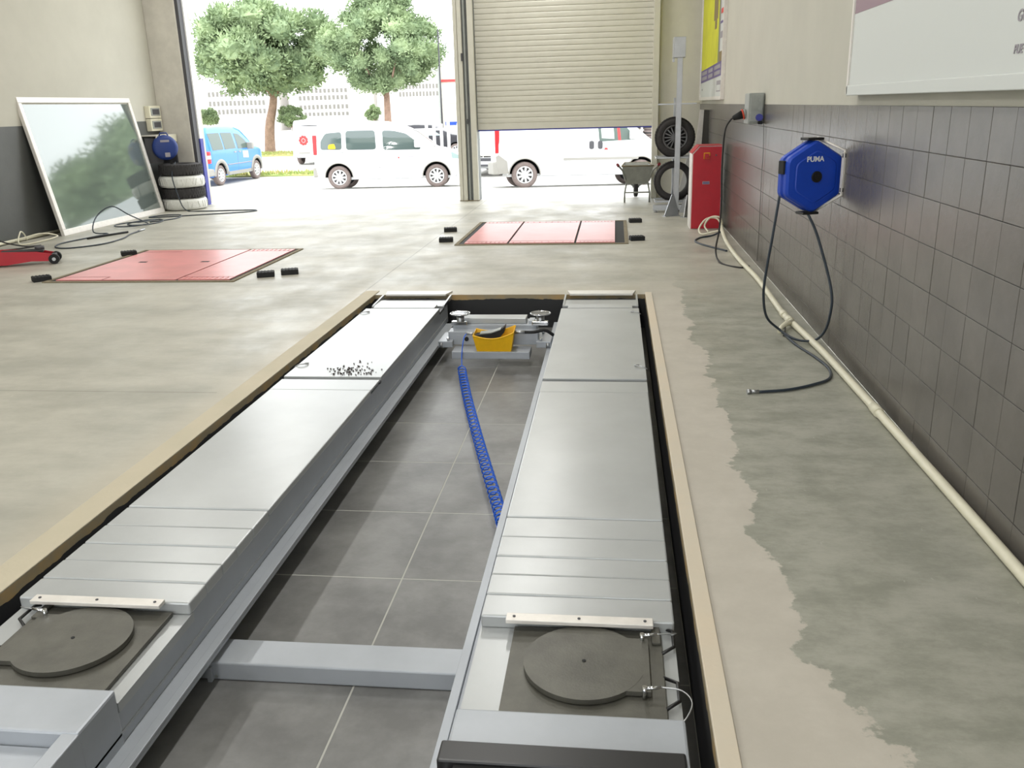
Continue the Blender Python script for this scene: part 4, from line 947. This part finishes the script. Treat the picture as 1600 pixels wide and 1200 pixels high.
# ================================================================== OUTSIDE
def interp(pts, x):
    if x <= pts[0][0]: return pts[0][1]
    for (a, va), (b, vb) in zip(pts, pts[1:]):
        if x <= b: return va+(vb-va)*(x-a)/(b-a)
    return pts[-1][1]
class Van:
    """x forward from the rear end, y to the left, z up; shapes follow one body surface"""
    def __init__(s, name, label, loc, rz, L, W, H, top, wheels, wr, body, sill=0.30, belt=1.0, tum=0.15, nose=0.28, tail=0.06, group=None, tilt=0.0, arch=0.07, cat='van'):
        s.L, s.W, s.H, s.top, s.wheels, s.wr, s.sill, s.belt, s.tum, s.nose, s.tail, s.arch = L, W, H, top, wheels, wr, sill, belt, tum, nose, tail, arch
        s.o = thing(name, label, cat, loc, group=group, rot=(0, 0, 0))
        s.o.rotation_euler = (Matrix.Rotation(tilt, 4, 'X') @ Matrix.Rotation(rz, 4, 'Z')).to_euler()
        s.body = s.make_body(body)
    def w(s, x, z):
        v = s.W/2
        if z > s.belt: v -= s.tum*((z-s.belt)/(s.H-s.belt))**1.4
        if z < 0.5: v -= 0.03*(0.5-z)/0.3
        if x < 0.25: v -= s.tail*((0.25-x)/0.25)**2
        q = s.L-0.7
        if x > q: v -= s.nose*((x-q)/0.7)**2.2
        return v
    def bot(s, x):
        z = s.sill+ (0.06 if x < 0.3 or x > s.L-0.35 else 0)
        for c in s.wheels:
            d = abs(x-c); R = s.wr+s.arch
            if d < R: z = max(z, s.wr+math.sqrt(R*R-d*d))
        return z
    def make_body(s, body):
        xs = sorted(set([round(s.L*i/56, 4) for i in range(57)]+[round(c+(s.wr+s.arch)*math.cos(PI*k/14), 4) for c in s.wheels for k in range(15)]))
        nz = 12; mb = MB(); cols = []
        for x in xs:
            b, t = s.bot(x), interp(s.top, x); cols.append([b+(t-b)*k/nz for k in range(nz+1)])
        n = nz+1
        for sd in (-1, 1):
            vs = [(x, sd*s.w(x, z), z) for x, c in zip(xs, cols) for z in c]
            mb.add(vs, [(i*n+k, (i+1)*n+k, (i+1)*n+k+1, i*n+k+1) for i in range(len(xs)-1) for k in range(nz)], True)
        nu = 8; vs = []
        for x, c in zip(xs, cols):
            z = c[-1]; ww = s.w(x, z)
            for u in range(nu+1):
                q = -1+2*u/nu; vs.append((x, q*ww, z+0.035*(1-q*q) if 0 < u < nu else z))
        m = nu+1
        mb.add(vs, [(i*m+u, i*m+u+1, (i+1)*m+u+1, (i+1)*m+u) for i in range(len(xs)-1) for u in range(nu)], True)
        for idx in (0, len(xs)-1):
            x, c = xs[idx], cols[idx]; vs = []
            for z in c:
                ww = s.w(x, z)
                for u in range(nu+1):
                    q = -1+2*u/nu; vs.append((x, q*ww, z))
            mb.add(vs, [(k*m+u, k*m+u+1, (k+1)*m+u+1, (k+1)*m+u) for k in range(nz) for u in range(nu)], True)
        mb.box(0.3, s.L-0.4, -s.W/2+0.12, s.W/2-0.12, s.sill-0.02, s.sill+0.05)
        return mb.build('body', body, s.o)
    def patch(s, name, poly, m, off=0.006, parent=None, side=-1):
        cx = sum(p[0] for p in poly)/len(poly); cz = sum(p[1] for p in poly)/len(poly); rings = 6
        dense = []
        for (a, b), (c, d) in zip(poly, poly[1:]+poly[:1]):
            for k in range(4): dense.append((a+(c-a)*k/4, b+(d-b)*k/4))
        n = len(dense); vs = []; fs = []
        for r in range(rings):
            f = 1-r/rings
            for x, z in dense:
                X, Z = cx+(x-cx)*f, cz+(z-cz)*f; vs.append((X, side*(s.w(X, Z)+off), Z))
        vs.append((cx, side*(s.w(cx, cz)+off), cz))
        for r in range(rings-1): fs += [(r*n+i, r*n+(i+1) % n, (r+1)*n+(i+1) % n, (r+1)*n+i) for i in range(n)]
        fs += [((rings-1)*n+i, (rings-1)*n+(i+1) % n, rings*n) for i in range(n)]
        # a rim so that the panel has thickness
        b = len(vs); vs += [(x, side*(s.w(x, z)-0.01), z) for x, z in dense]
        fs += [(i, b+i, b+(i+1) % n, (i+1) % n) for i in range(n)]
        return MB().add(vs, fs, False).build(name, M[m], parent or s.o)
    def line(s, name, pts, m='seam', r=0.006, parent=None, side=-1):
        d = []
        for (a, b), (c, e) in zip(pts, pts[1:]):
            for k in range(6): d.append((a+(c-a)*k/6, b+(e-b)*k/6))
        d.append(pts[-1])
        return MB().tube([(x, side*s.w(x, z), z) for x, z in d], r, 5).build(name, M[m], parent or s.body)
    def top_patch(s, name, x0, x1, m, k=0.86, x_off=0.0, z_off=0.012):
        vs = []; n = 8; mm = 8
        for i in range(n+1):
            x = x0+(x1-x0)*i/n; z = interp(s.top, x)
            for u in range(mm+1):
                q = (-1+2*u/mm); vs.append((x, q*k*s.w(x, z), z+0.035*(1-(q*k)**2)+z_off))
        m9 = mm+1
        return MB().add(vs, [(i*m9+u, i*m9+u+1, (i+1)*m9+u+1, (i+1)*m9+u) for i in range(n) for u in range(mm)], True).build(name, M[m], s.o)
    def end_box(s, name, x0, x1, y0, y1, z0, z1, m, bev=0.02): return MB().box(x0, x1, y0, y1, z0, z1, bev=bev).build(name, M[m], s.o)
    def wheels_on(s, hub='hub', spokes=9, tyre_m='tyrebrown', sides=(-1, 1)):
        for c in s.wheels:
            for sd in sides:
                y = sd*(s.W/2-0.115)
                Mx = T(c, y, s.wr) @ RX(PI/2 if sd < 0 else -PI/2)
                ty = MB().lathe(tyre_profile(s.wr, s.wr*0.66, 0.19), 32, Mx).build('wheel', M[tyre_m], s.o)
                r = s.wr*0.66
                MB().lathe([(0.0, 0.045), (r*0.95, 0.035), (r, 0.05)], 28, Mx).build('brake_shade', M['darkgrey'], ty)
                rim = MB().lathe([(r*1.02, 0.07), (r*0.97, 0.09), (r*0.86, 0.078), (r*0.84, 0.05)], 28, Mx); 
                for k in range(spokes): rim.box(0.02, r*0.88, -r*0.13, r*0.13, 0.055, 0.082, M=Mx @ RZ(2*PI*k/spokes))
                rim.cyl((0, 0, 0.05), (0, 0, 0.095), r*0.26, n=14, M=Mx)
                rim.build('wheel_cover', M[hub], ty)
                # dark wheel well
                R = s.wr+s.arch-0.004; ya, yb = sd*(s.W/2-0.26), sd*(s.W/2-0.03); vs = []; n = 17
                for yy in (ya, yb):
                    for q in range(n): vs.append((c+R*math.cos(PI*q/16), yy, s.wr+R*math.sin(PI*q/16)))
                MB().add(vs, [(q, q+1, n+q+1, n+q) for q in range(n-1)]+[list(range(n))], True).build('wheel_well', M['black'], s.o)
    def arch_ring(s, m, wdt=0.06, side=-1, off=0.012):
        for c in s.wheels:
            R = s.wr+s.arch; vs = []; fs = []
            for k in range(21):
                a = PI*k/20
                for rr in (R-0.01, R+wdt):
                    x = c+rr*math.cos(a); z = max(s.sill, s.wr+rr*math.sin(a)); vs.append((x, side*(s.w(x, z)+off), z))
                    vs.append((x, side*(s.w(x, z)-0.02), z))
            for k in range(20):
                b = 4*k
                fs += [(b, b+2, b+6, b+4), (b, b+4, b+5, b+1), (b+2, b+3, b+7, b+6)]
            MB().add(vs, fs, True).build('arch_trim', M[m], s.o)

def rounded(poly, r=0.06, n=3):
    out = []
    for i in range(len(poly)):
        p, c, q = Vector(poly[i-1]), Vector(poly[i]), Vector(poly[(i+1) % len(poly)])
        rr = min(r, (p-c).length*0.45, (q-c).length*0.45)
        a, b = c+(p-c).normalized()*rr, c+(q-c).normalized()*rr
        for k in range(n+1):
            t = k/n; v = a*(1-t)**2+c*2*t*(1-t)+b*t*t; out.append((v.x, v.y))
    return out

SL = -math.atan(0.06)
# ---- white passenger van (side on, nose to the right)
ux, uy = math.cos(0.145), math.sin(0.145)
L0 = 0.66
lx, ly = -7.84-ux*L0, 24.15-uy*L0
v = Van('passenger_van', 'white passenger van with three side windows parked across the open doorway', (lx-uy*-0.83, ly+ux*0.83-0.0, gz(25.0)), 0.145, 4.22, 1.80, 1.82,
        [(0, 1.35), (0.03, 1.55), (0.12, 1.72), (0.3, 1.80), (1.0, 1.82), (2.0, 1.79), (2.45, 1.70), (2.85, 1.50), (3.2, 1.25), (3.38, 1.10), (3.7, 1.04), (3.98, 0.92), (4.16, 0.74), (4.22, 0.60)],
        (0.66, 3.36), 0.315, M['carwhite'], sill=0.27, belt=1.02, tilt=SL)
v.patch('rear_window', rounded([(0.20, 1.06), (0.20, 1.28), (0.34, 1.50), (0.78, 1.53), (0.78, 1.06)], 0.07), 'glass')
v.patch('middle_window', rounded([(0.90, 1.05), (0.90, 1.56), (1.70, 1.56), (1.72, 1.05)], 0.08), 'glass')
v.patch('front_window', rounded([(1.92, 1.03), (1.90, 1.55), (2.20, 1.54), (2.55, 1.46), (2.86, 1.22), (2.96, 1.03)], 0.07), 'glass')
v.patch('seat_back', rounded([(0.40, 1.08), (0.42, 1.20), (0.58, 1.22), (0.62, 1.08)], 0.04), 'yellow', 0.009)
v.top_patch('windscreen', 2.62, 3.30, 'glass', 0.84)
v.line('door_seam', [(1.80, 0.36), (1.80, 1.0), (1.79, 1.64)], r=0.004); v.line('door_seam', [(0.84, 1.6), (0.84, 0.95), (1.0, 0.6), (1.05, 0.45)], r=0.003)
v.line('door_seam', [(3.02, 1.0), (3.03, 0.45)], r=0.003); v.line('waist_rail', [(0.12, 0.985), (0.82, 0.98)], 'greybox', 0.010)
v.line('rub_strip', [(1.05, 0.60), (1.80, 0.57), (2.92, 0.56)], 'seam', 0.005)
v.end_box('mirror', 2.78, 2.94, -1.03, -0.86, 1.08, 1.28, 'carwhite', 0.03); v.end_box('tail_lamp', -0.012, 0.09, -0.885, -0.80, 0.93, 1.45, 'lamp_red', 0.01)
v.end_box('rear_bumper', -0.05, 0.12, -0.86, 0.86, 0.33, 0.60, 'cargrey', 0.03); v.end_box('front_bumper', 4.0, 4.24, -0.62, 0.62, 0.30, 0.56, 'carwhite', 0.05)
v.patch('headlamp', rounded([(3.80, 0.78), (3.78, 0.95), (3.98, 0.86), (4.05, 0.76)], 0.03), 'glasspale')
v.patch('red_logo', [(2.30, 0.80), (2.33, 0.86), (2.36, 0.80)], 'redprint'); v.patch('logo_print', [(2.40, 0.835), (2.40, 0.85), (2.75, 0.85), (2.75, 0.835)], 'greyprint')
v.line('wiper', [(3.30, 1.12), (3.36, 1.10)], 'cargrey', 0.01)
v.wheels_on('hub', 9); v.arch_ring('cargrey', 0.018, off=0.004)

# ---- white panel van behind the shutter, angled away
rz = 0.21; ux, uy = math.cos(rz), math.sin(rz); L0 = 0.72
lx, ly = -2.26-ux*L0, 22.45-uy*L0
v = Van('panel_van', 'white panel van with grey rear bumper corner seen under the shutter', (lx-uy*0.86*1, ly+ux*0.86, gz(23.4)), rz, 4.62, 1.83, 1.88,
        [(0, 1.50), (0.04, 1.68), (0.15, 1.82), (0.4, 1.87), (1.5, 1.88), (2.9, 1.85), (3.15, 1.78), (3.5, 1.50), (3.85, 1.20), (4.0, 1.10), (4.3, 1.02), (4.5, 0.90), (4.6, 0.72), (4.62, 0.58)],
        (0.72, 3.70), 0.325, M['carwhite'], sill=0.30, belt=1.05, tilt=SL)
v.patch('front_window', rounded([(2.62, 1.10), (2.58, 1.66), (3.06, 1.64), (3.34, 1.42), (3.58, 1.14)], 0.05), 'glassmid')
v.patch('window_divider', [(3.10, 1.12), (3.06, 1.62), (3.13, 1.58), (3.17, 1.12)], 'redprint', 0.009)
v.patch('paper_notice', [(2.68, 1.18), (2.66, 1.5), (2.98, 1.5), (3.0, 1.16)], 'whiteprint', 0.009)
v.top_patch('windscreen', 3.25, 3.9, 'glasspale', 0.84)
v.end_box('tail_lamp', -0.012, 0.10, -0.885, -0.815, 0.86, 1.42, 'lamp_red', 0.012)
v.patch('bumper_corner', [(0.02, 0.36), (0.0, 0.78), (0.07, 0.82), (0.28, 0.66), (0.31, 0.36)], 'cargrey', 0.012)
v.end_box('rear_bumper', -0.08, 0.10, -0.88, 0.88, 0.34, 0.66, 'cargrey', 0.03)
v.patch('side_rub_strip', rounded([(1.70, 0.66), (1.70, 0.72), (3.62, 0.72), (3.62, 0.66)], 0.03), 'cargrey', 0.016)
for x in (2.36, 2.58): v.patch('door_handle', rounded([(x, 0.92), (x, 1.12), (x+0.12, 1.12), (x+0.12, 0.92)], 0.05), 'darkgrey', 0.012)
v.line('door_seam', [(2.52, 0.36), (2.52, 1.68)], r=0.003); v.line('slide_rail', [(1.0, 1.17), (1.6, 1.17)], 'seam', 0.005)
v.end_box('mirror', 3.38, 3.54, -1.06, -0.88, 1.14, 1.36, 'carwhite', 0.03)
v.patch('red_logo', [(2.74, 0.90), (2.76, 0.95), (2.82, 0.95), (2.84, 0.90)], 'redprint')
v.wheels_on('hub', 9); v.arch_ring('cargrey', 0.02, off=0.004)

# ---- white car nose on, half hidden behind the panel van
v = Van('white_car', 'white car facing the workshop behind the panel van tail', (-3.75, 33.2, gz(30)), -PI/2-0.12, 4.3, 1.75, 1.48,
        [(0, 0.95), (0.1, 1.1), (0.7, 1.42), (1.5, 1.48), (2.3, 1.45), (3.0, 1.12), (3.2, 1.02), (3.9, 0.92), (4.2, 0.78), (4.3, 0.62)], (0.75, 3.4), 0.30, M['carwhite'], sill=0.26, belt=0.9, cat='car')
v.top_patch('windscreen', 2.35, 3.05, 'glasspale', 0.86)
v.end_box('grille', 4.26, 4.315, -0.36, 0.36, 0.50, 0.60, 'darkgrey', 0.01); v.end_box('bumper_lip', 4.24, 4.33, -0.55, 0.55, 0.33, 0.40, 'darkgrey', 0.01)
v.end_box('bumper_strip', 4.24, 4.32, -0.6, 0.6, 0.655, 0.68, 'cargrey', 0.008)
v.wheels_on('hub', 7)

# ---- blue van driving away
v = Van('blue_van', 'blue van with grey wheel arches parked by the left door column', (-12.55-0.90, 26.85, gz(27.5)), math.radians(87.5), 4.28, 1.80, 1.82,
        [(0, 1.25), (0.03, 1.5), (0.12, 1.72), (0.3, 1.80), (1.2, 1.82), (2.1, 1.78), (2.5, 1.68), (2.95, 1.35), (3.2, 1.12), (3.6, 1.05), (4.0, 0.95), (4.22, 0.75), (4.28, 0.58)],
        (0.72, 3.38), 0.32, M['carblue'], sill=0.29, belt=1.02)
v.patch('rear_window', rounded([(0.28, 1.10), (0.20, 1.62), (0.98, 1.62), (1.02, 1.10)], 0.04), 'glassmid')
v.patch('middle_window', rounded([(1.10, 1.10), (1.06, 1.62), (1.82, 1.60), (1.88, 1.10)], 0.04), 'glassmid')
v.patch('front_window', rounded([(2.02, 1.08), (1.98, 1.58), (2.30, 1.54), (2.66, 1.34), (2.92, 1.08)], 0.04), 'glassmid')
v.top_patch('windscreen', 2.55, 3.15, 'glasspale', 0.84)
v.patch('white_notice', [(2.35, 0.78), (2.35, 1.0), (2.75, 0.98), (2.75, 0.76)], 'whiteprint', 0.008)
v.end_box('tail_lamp', -0.012, 0.12, -0.90, -0.81, 0.72, 1.08, 'lamp_red', 0.015); v.end_box('lamp_centre', -0.016, 0.126, -0.904, -0.82, 0.85, 0.96, 'whiteprint', 0.01)
v.end_box('rear_bumper', -0.07, 0.26, -0.90, 0.90, 0.32, 0.56, 'cargrey', 0.04)
v.arch_ring('cargrey', 0.11, off=0.014)
v.patch('sill_trim', [(1.14, 0.29), (1.14, 0.40), (2.96, 0.40), (2.96, 0.29)], 'cargrey', 0.014)
v.line('rub_strip', [(1.16, 0.62), (2.0, 0.62), (2.95, 0.62)], 'cargrey', 0.018); v.line('door_seam', [(1.94, 0.4), (1.94, 1.65)], r=0.005)
for x in (1.72, 2.05): v.patch('door_handle', rounded([(x, 0.97), (x, 1.01), (x+0.16, 1.01), (x+0.16, 0.97)], 0.01), 'cargrey', 0.016)
v.end_box('mirror', 2.72, 2.86, -1.10, -0.88, 1.04, 1.26, 'cargrey', 0.03)
v.wheels_on('hub', 8)

# ---- white van with the red flower emblem, seen from the rear
v = Van('delivery_van', 'white delivery van rear with a red flower emblem on the door', (-12.95, 37.5, gz(38)), PI/2-0.05, 4.2, 1.75, 1.85,
        [(0, 1.60), (0.05, 1.74), (0.2, 1.83), (1.0, 1.85), (2.6, 1.80), (3.2, 1.2), (3.5, 1.05), (4.0, 0.9), (4.2, 0.6)], (0.7, 3.3), 0.30, M['carwhite'], sill=0.30, belt=1.0)
em = MB()
for k in range(9):
    a = 2*PI*k/9; em.sphere((-0.012, 0.30+0.15*math.cos(a), 1.02+0.15*math.sin(a)), (0.012, 0.065, 0.065), n=10)
em.build('flower_emblem', M['redprint'], v.o)
MB().sphere((-0.014, 0.30, 1.02), (0.012, 0.07, 0.07), n=10).build('emblem_centre', M['redprint'], v.o)
v.end_box('number_plate', -0.02, 0.01, 0.05, 0.55, 0.46, 0.54, 'cargrey', 0.005); v.end_box('rear_window', -0.012, 0.012, -0.75, -0.42, 1.12, 1.48, 'greybox', 0.004)
v.end_box('rear_bumper', -0.06, 0.1, -0.82, 0.82, 0.32, 0.44, 'carwhite', 0.03)
v.wheels_on('hub', 8)

# ---- dark car behind the white fence
v = Van('dark_car', 'dark car parked behind the white fence posts', (-10.8, 42.0, gz(42)), 0.08, 4.3, 1.75, 1.45,
        [(0, 0.95), (0.1, 1.1), (0.7, 1.40), (1.5, 1.45), (2.3, 1.42), (3.0, 1.10), (3.2, 1.0), (3.9, 0.9), (4.2, 0.78), (4.3, 0.6)], (0.75, 3.4), 0.30, M['carblack'], sill=0.26, belt=0.9, cat='car')
v.patch('side_window', rounded([(0.7, 0.98), (0.95, 1.30), (2.2, 1.30), (2.75, 0.98)], 0.05), 'glasspale')
v.wheels_on('hub', 7)

# white fence with posts
fn = thing('white_fence', 'white post fence standing behind the passenger van nose', 'fence', (-7.5, 36, gz(36)))
for i, x in enumerate((-8.55, -7.55, -7.25, -6.95, -6.66, -6.25)):
    wb(MB().box(x-0.055, x+0.055, 35.95, 36.05, gz(36), 1.25 if i in (1, 4) else 0.95, bev=0.01), 'fence_post', M['white'], fn)
wb(MB().box(-8.7, -6.1, 36.06, 36.10, 0.70, 0.78), 'fence_rail', M['white'], fn); wb(MB().box(-8.7, -6.1, 36.06, 36.10, -0.35, -0.27), 'fence_rail', M['white'], fn)
bs = thing('sign_frame', 'blue-edged sign frame beside the door post across the yard', 'sign', (-6.3, 37.0, gz(37)))
wb(MB().box(-6.95, -5.6, 37.0, 37.06, 0.86, 1.0), 'top_bar', M['blue'], bs); wb(MB().box(-6.12, -6.02, 37.0, 37.06, gz(37), 0.86), 'upright', M['blue'], bs); wb(MB().box(-6.90, -6.82, 37.0, 37.06, gz(37), 0.86), 'upright', M['blue'], bs)

# tyre pile behind the panel van
tp0 = None; k = 0
for col, (x, y, n) in enumerate(((-0.75, 34.2, 6), (-0.05, 34.0, 6), (0.65, 34.1, 7), (1.35, 34.3, 7))):
    for r in range(n):
        lab = '%s tyre in the %s pile behind the panel van bonnet' % (('lowest', 'second', 'third', 'fourth', 'fifth', 'sixth', 'seventh')[r], ('leftmost', 'second', 'third', 'rightmost')[col])
        o = thing('tyre', lab, 'tyre', (x+random.uniform(-0.04, 0.04), y, gz(34)+0.10+0.2*r), group='tyres piled across the yard')
        if tp0 is None: tp0 = MB().lathe(tyre_profile(0.32, 0.19, 0.2), 24).mesh('tyre', M['tyrebrown']); tg0 = MB().lathe([(0.322, -0.03), (0.326, 0), (0.322, 0.03)], 24).mesh('tread_band', M['tyre'])
        child('tyre_body', tp0, o); child('tread_band', tg0, o)

# ---- pines
def tree(name, label, x, y, z0, trunk_top, rx, rz, cz, seed, trunk_r=0.32, n_clump=110, n_leaf=380, lean=0.0, group='trees across the yard', flat=0.0):
    rnd = random.Random(seed)
    o = thing(name, label, 'tree', (x, y, z0), group=group)
    path = spline([(0, 0, 0), (lean*0.3, 0, (trunk_top-z0)*0.5), (lean, 0.1, trunk_top-z0), (lean*1.2, 0, cz-z0)], 6)
    MB().tube(path, [trunk_r*(1-0.55*i/(len(path)-1)) for i in range(len(path))], 12).build('trunk', M['bark'], o)
    for k in range(6):
        a = 2*PI*k/6+rnd.uniform(-0.3, 0.3); e = Vector((lean+rx*0.62*math.cos(a), rx*0.62*math.sin(a), cz-z0+rz*rnd.uniform(-0.25, 0.35)))
        s0 = Vector((lean, 0, trunk_top-z0+rnd.uniform(-0.1, 0.3)))
        MB().tube([s0, s0.lerp(e, 0.5)+Vector((0, 0, -0.2)), e], [trunk_r*0.42, trunk_r*0.28, trunk_r*0.1], 8).build('branch', M['bark'], o)
    lv = MB(); bl = MB(); cl = []
    for k in range(n_clump):
        # clumps spread through a flattened dome
        while True:
            p = Vector((rnd.uniform(-1, 1), rnd.uniform(-1, 1), rnd.uniform(-1, 1)))
            if 0.5 < p.length < 0.9: break
        if p.z < 0: p.z *= (0.75-flat)
        c = Vector((lean+p.x*rx, p.y*rx, cz-z0+p.z*rz)); r = rx*rnd.uniform(0.15, 0.25); cl.append((c, r))
    vs = []; fs = []
    for c, r in cl:
        for q in range(n_leaf):
            d = Vector((rnd.gauss(0, 1), rnd.gauss(0, 1), rnd.gauss(0, 1))).normalized()
            p = c+Vector((d.x*r, d.y*r, d.z*r*0.8))*rnd.uniform(0.5, 1.1)
            u = (d+Vector((rnd.uniform(-.7, .7), rnd.uniform(-.7, .7), rnd.uniform(-.2, .9)))).normalized(); t = u.orthogonal().normalized()
            t = (Matrix.Rotation(rnd.uniform(0, 2*PI), 3, u) @ t); ln = max(0.09, rx*rnd.uniform(0.028, 0.05)); wd = ln*0.34
            b = len(vs); vs += [p-t*wd, p+t*wd, p+u*ln+t*wd*0.3, p+u*ln-t*wd*0.3]; fs.append((b, b+1, b+2, b+3))
    me = bpy.data.meshes.new('foliage'); me.from_pydata([tuple(q) for q in vs], [], fs); me.materials.append(M['leaf'])
    f = bpy.data.objects.new('foliage', me); COL.objects.link(f); f.parent = o; f['kind'] = 'stuff'
    core = MB()
    for c, r in cl: core.sphere(c, (r*0.62, r*0.62, r*0.52), n=9)
    core.v = [q+Vector((rnd.gauss(0, 1), rnd.gauss(0, 1), rnd.gauss(0, 1)))*rx*0.018 for q in core.v]; core.sm = [False]*len(core.sm)
    co = core.build('foliage_core', M['leaf'], o); co['kind'] = 'stuff'
    return o
tree('pine_tree', 'broad umbrella pine with bare trunk beside the blue van', -19.7, 50.0, -0.64, 2.4, 4.15, 2.75, 4.75, 3, lean=0.5)
tree('pine_tree', 'rounder pine rising behind the white passenger van', -11.65, 46.0, -0.64, 2.2, 2.95, 2.85, 4.5, 5, 0.24, 100)
tree('pine_tree', 'pine across the yard that shows in the leaning glass', 5.4, 40.0, -0.64, 1.6, 5.3, 2.9, 3.6, 8, 0.34, 120)
tree('round_tree', 'small round clipped tree between the pine trunk and the buildings', -18.45, 50.5, -0.64, 0.7, 0.8, 0.62, 1.30, 11, 0.06, 60, 110)
tree('round_tree', 'small round tree peeping out beside the door column', -23.35, 50.5, -0.64, 0.9, 0.62, 0.5, 1.35, 12, 0.06, 50, 110)
tree('round_tree', 'small round tree half hidden behind the rounder pine trunk', -16.2, 60.0, -0.64, 0.6, 0.55, 0.55, 1.3, 13, 0.06, 50, 110)

# grass strips with kerbs
def grass(name, label, x0, x1, y0, y1, seed):
    rnd = random.Random(seed); z = -0.636
    o = thing(name, label, 'grass', ((x0+x1)/2, (y0+y1)/2, z)); o['kind'] = 'stuff'
    wb(MB().box(x0, x1, y0, y1, z-0.02, z+0.05, bev=0.02), 'turf', M['grass'], o)
    vs = []; fs = []
    for k in range(2600):
        x, y = rnd.uniform(x0, x1), rnd.uniform(y0, y1); a = rnd.uniform(0, PI); h = rnd.uniform(0.05, 0.14); b = len(vs)
        vs += [(x-0.03*math.cos(a), y-0.03*math.sin(a), z+0.05), (x+0.03*math.cos(a), y+0.03*math.sin(a), z+0.05), (x+rnd.uniform(-.04, .04), y+rnd.uniform(-.04, .04), z+0.05+h)]; fs.append((b, b+1, b+2))
    wb(MB().add(vs, fs), 'blades', M['grass'], o); return o
grass('grass_strip', 'nearer strip of thin grass along the yard edge behind the vans', -22, -7, 31.0, 32.6, 1)
grass('grass_strip', 'farther strip of green grass at the foot of the umbrella pine', -24, -14, 45.5, 49.5, 2)

# far buildings
def building(label, x0, x1, y, z1, rows, cols, wx0, wx1, wz, name='far_building', roof=None):
    o = thing(name, label, 'building', ((x0+x1)/2, y, -0.64))
    wall = wb(MB().box(x0, x1, y, y+12, -0.64, z1), 'walls', M['facade'], o)
    dx = (wx1-wx0)/cols; wme = None
    for z0_, z1_ in wz:
        for c in range(cols):
            xx = wx0+dx*c
            wo = wb(MB().box(xx+dx*0.14, xx+dx*0.80, y-0.05, y+0.02, z0_, z1_), 'window', M['white'], o)
            wb(MB().box(xx+dx*0.16, xx+dx*0.78, y-0.07, y-0.04, z0_+0.05, z1_-0.05), 'pane', M['winpane'], wo)
    wb(MB().box(x0-0.3, x1+0.3, y-0.3, y+12.3, z1, z1+0.25), 'roof_edge', M['facade'], o)
    return o
building('long pale block with three window rows left of the pine trunk', -56, -42.5, 110, 5.4, 3, 14, -50.7, -43.2, ((3.55, 4.25), (2.45, 3.15), (1.45, 2.15)))
building('long pale block with four window rows between the two pines', -41, -30, 112, 5.6, 4, 12, -39.7, -33.2, ((3.7, 4.3), (2.85, 3.5), (1.75, 2.4), (0.95, 1.5)))
building('pale block with two window rows right of the rounder pine', -28.5, -20.6, 108, 5.6, 2, 12, -25.8, -20.9, ((3.75, 4.4), (2.9, 3.55)))
gb = thing('gabled_shed', 'pale gabled shed with a red stripe beside the door post', 'building', (-12, 70, -0.64))
wb(MB().prism([(-13.4, -0.64), (-8, -0.64), (-8, 5.6), (-10.2, 6.1), (-13.4, 4.75)], -74, -70, M=RXM), 'walls', M['concol'], gb)
wb(MB().box(-13.42, -8, 69.9, 70.0, 3.45, 3.62), 'red_stripe', M['redprint'], gb)
wb(MB().box(-13.0, -12.0, 69.92, 70.0, 1.9, 3.3), 'window', M['white'], gb)
wb(MB().box(-13.55, -13.35, 69.7, 69.9, -0.64, 6.2), 'gutter_pipe', M['greybox'], gb)
lp = thing('lamp_pole', 'thin dark pole standing right of the rounder pine', 'pole', (-8.62, 45.0, -0.64))
wb(MB().cyl((-8.62, 45, -0.64), (-8.62, 45, 5.2), 0.05, 0.035, n=8), 'pole', M['darkgrey'], lp); wb(MB().box(-8.70, -8.54, 44.9, 45.1, -0.64, -0.5), 'foot', M['darkgrey'], lp)
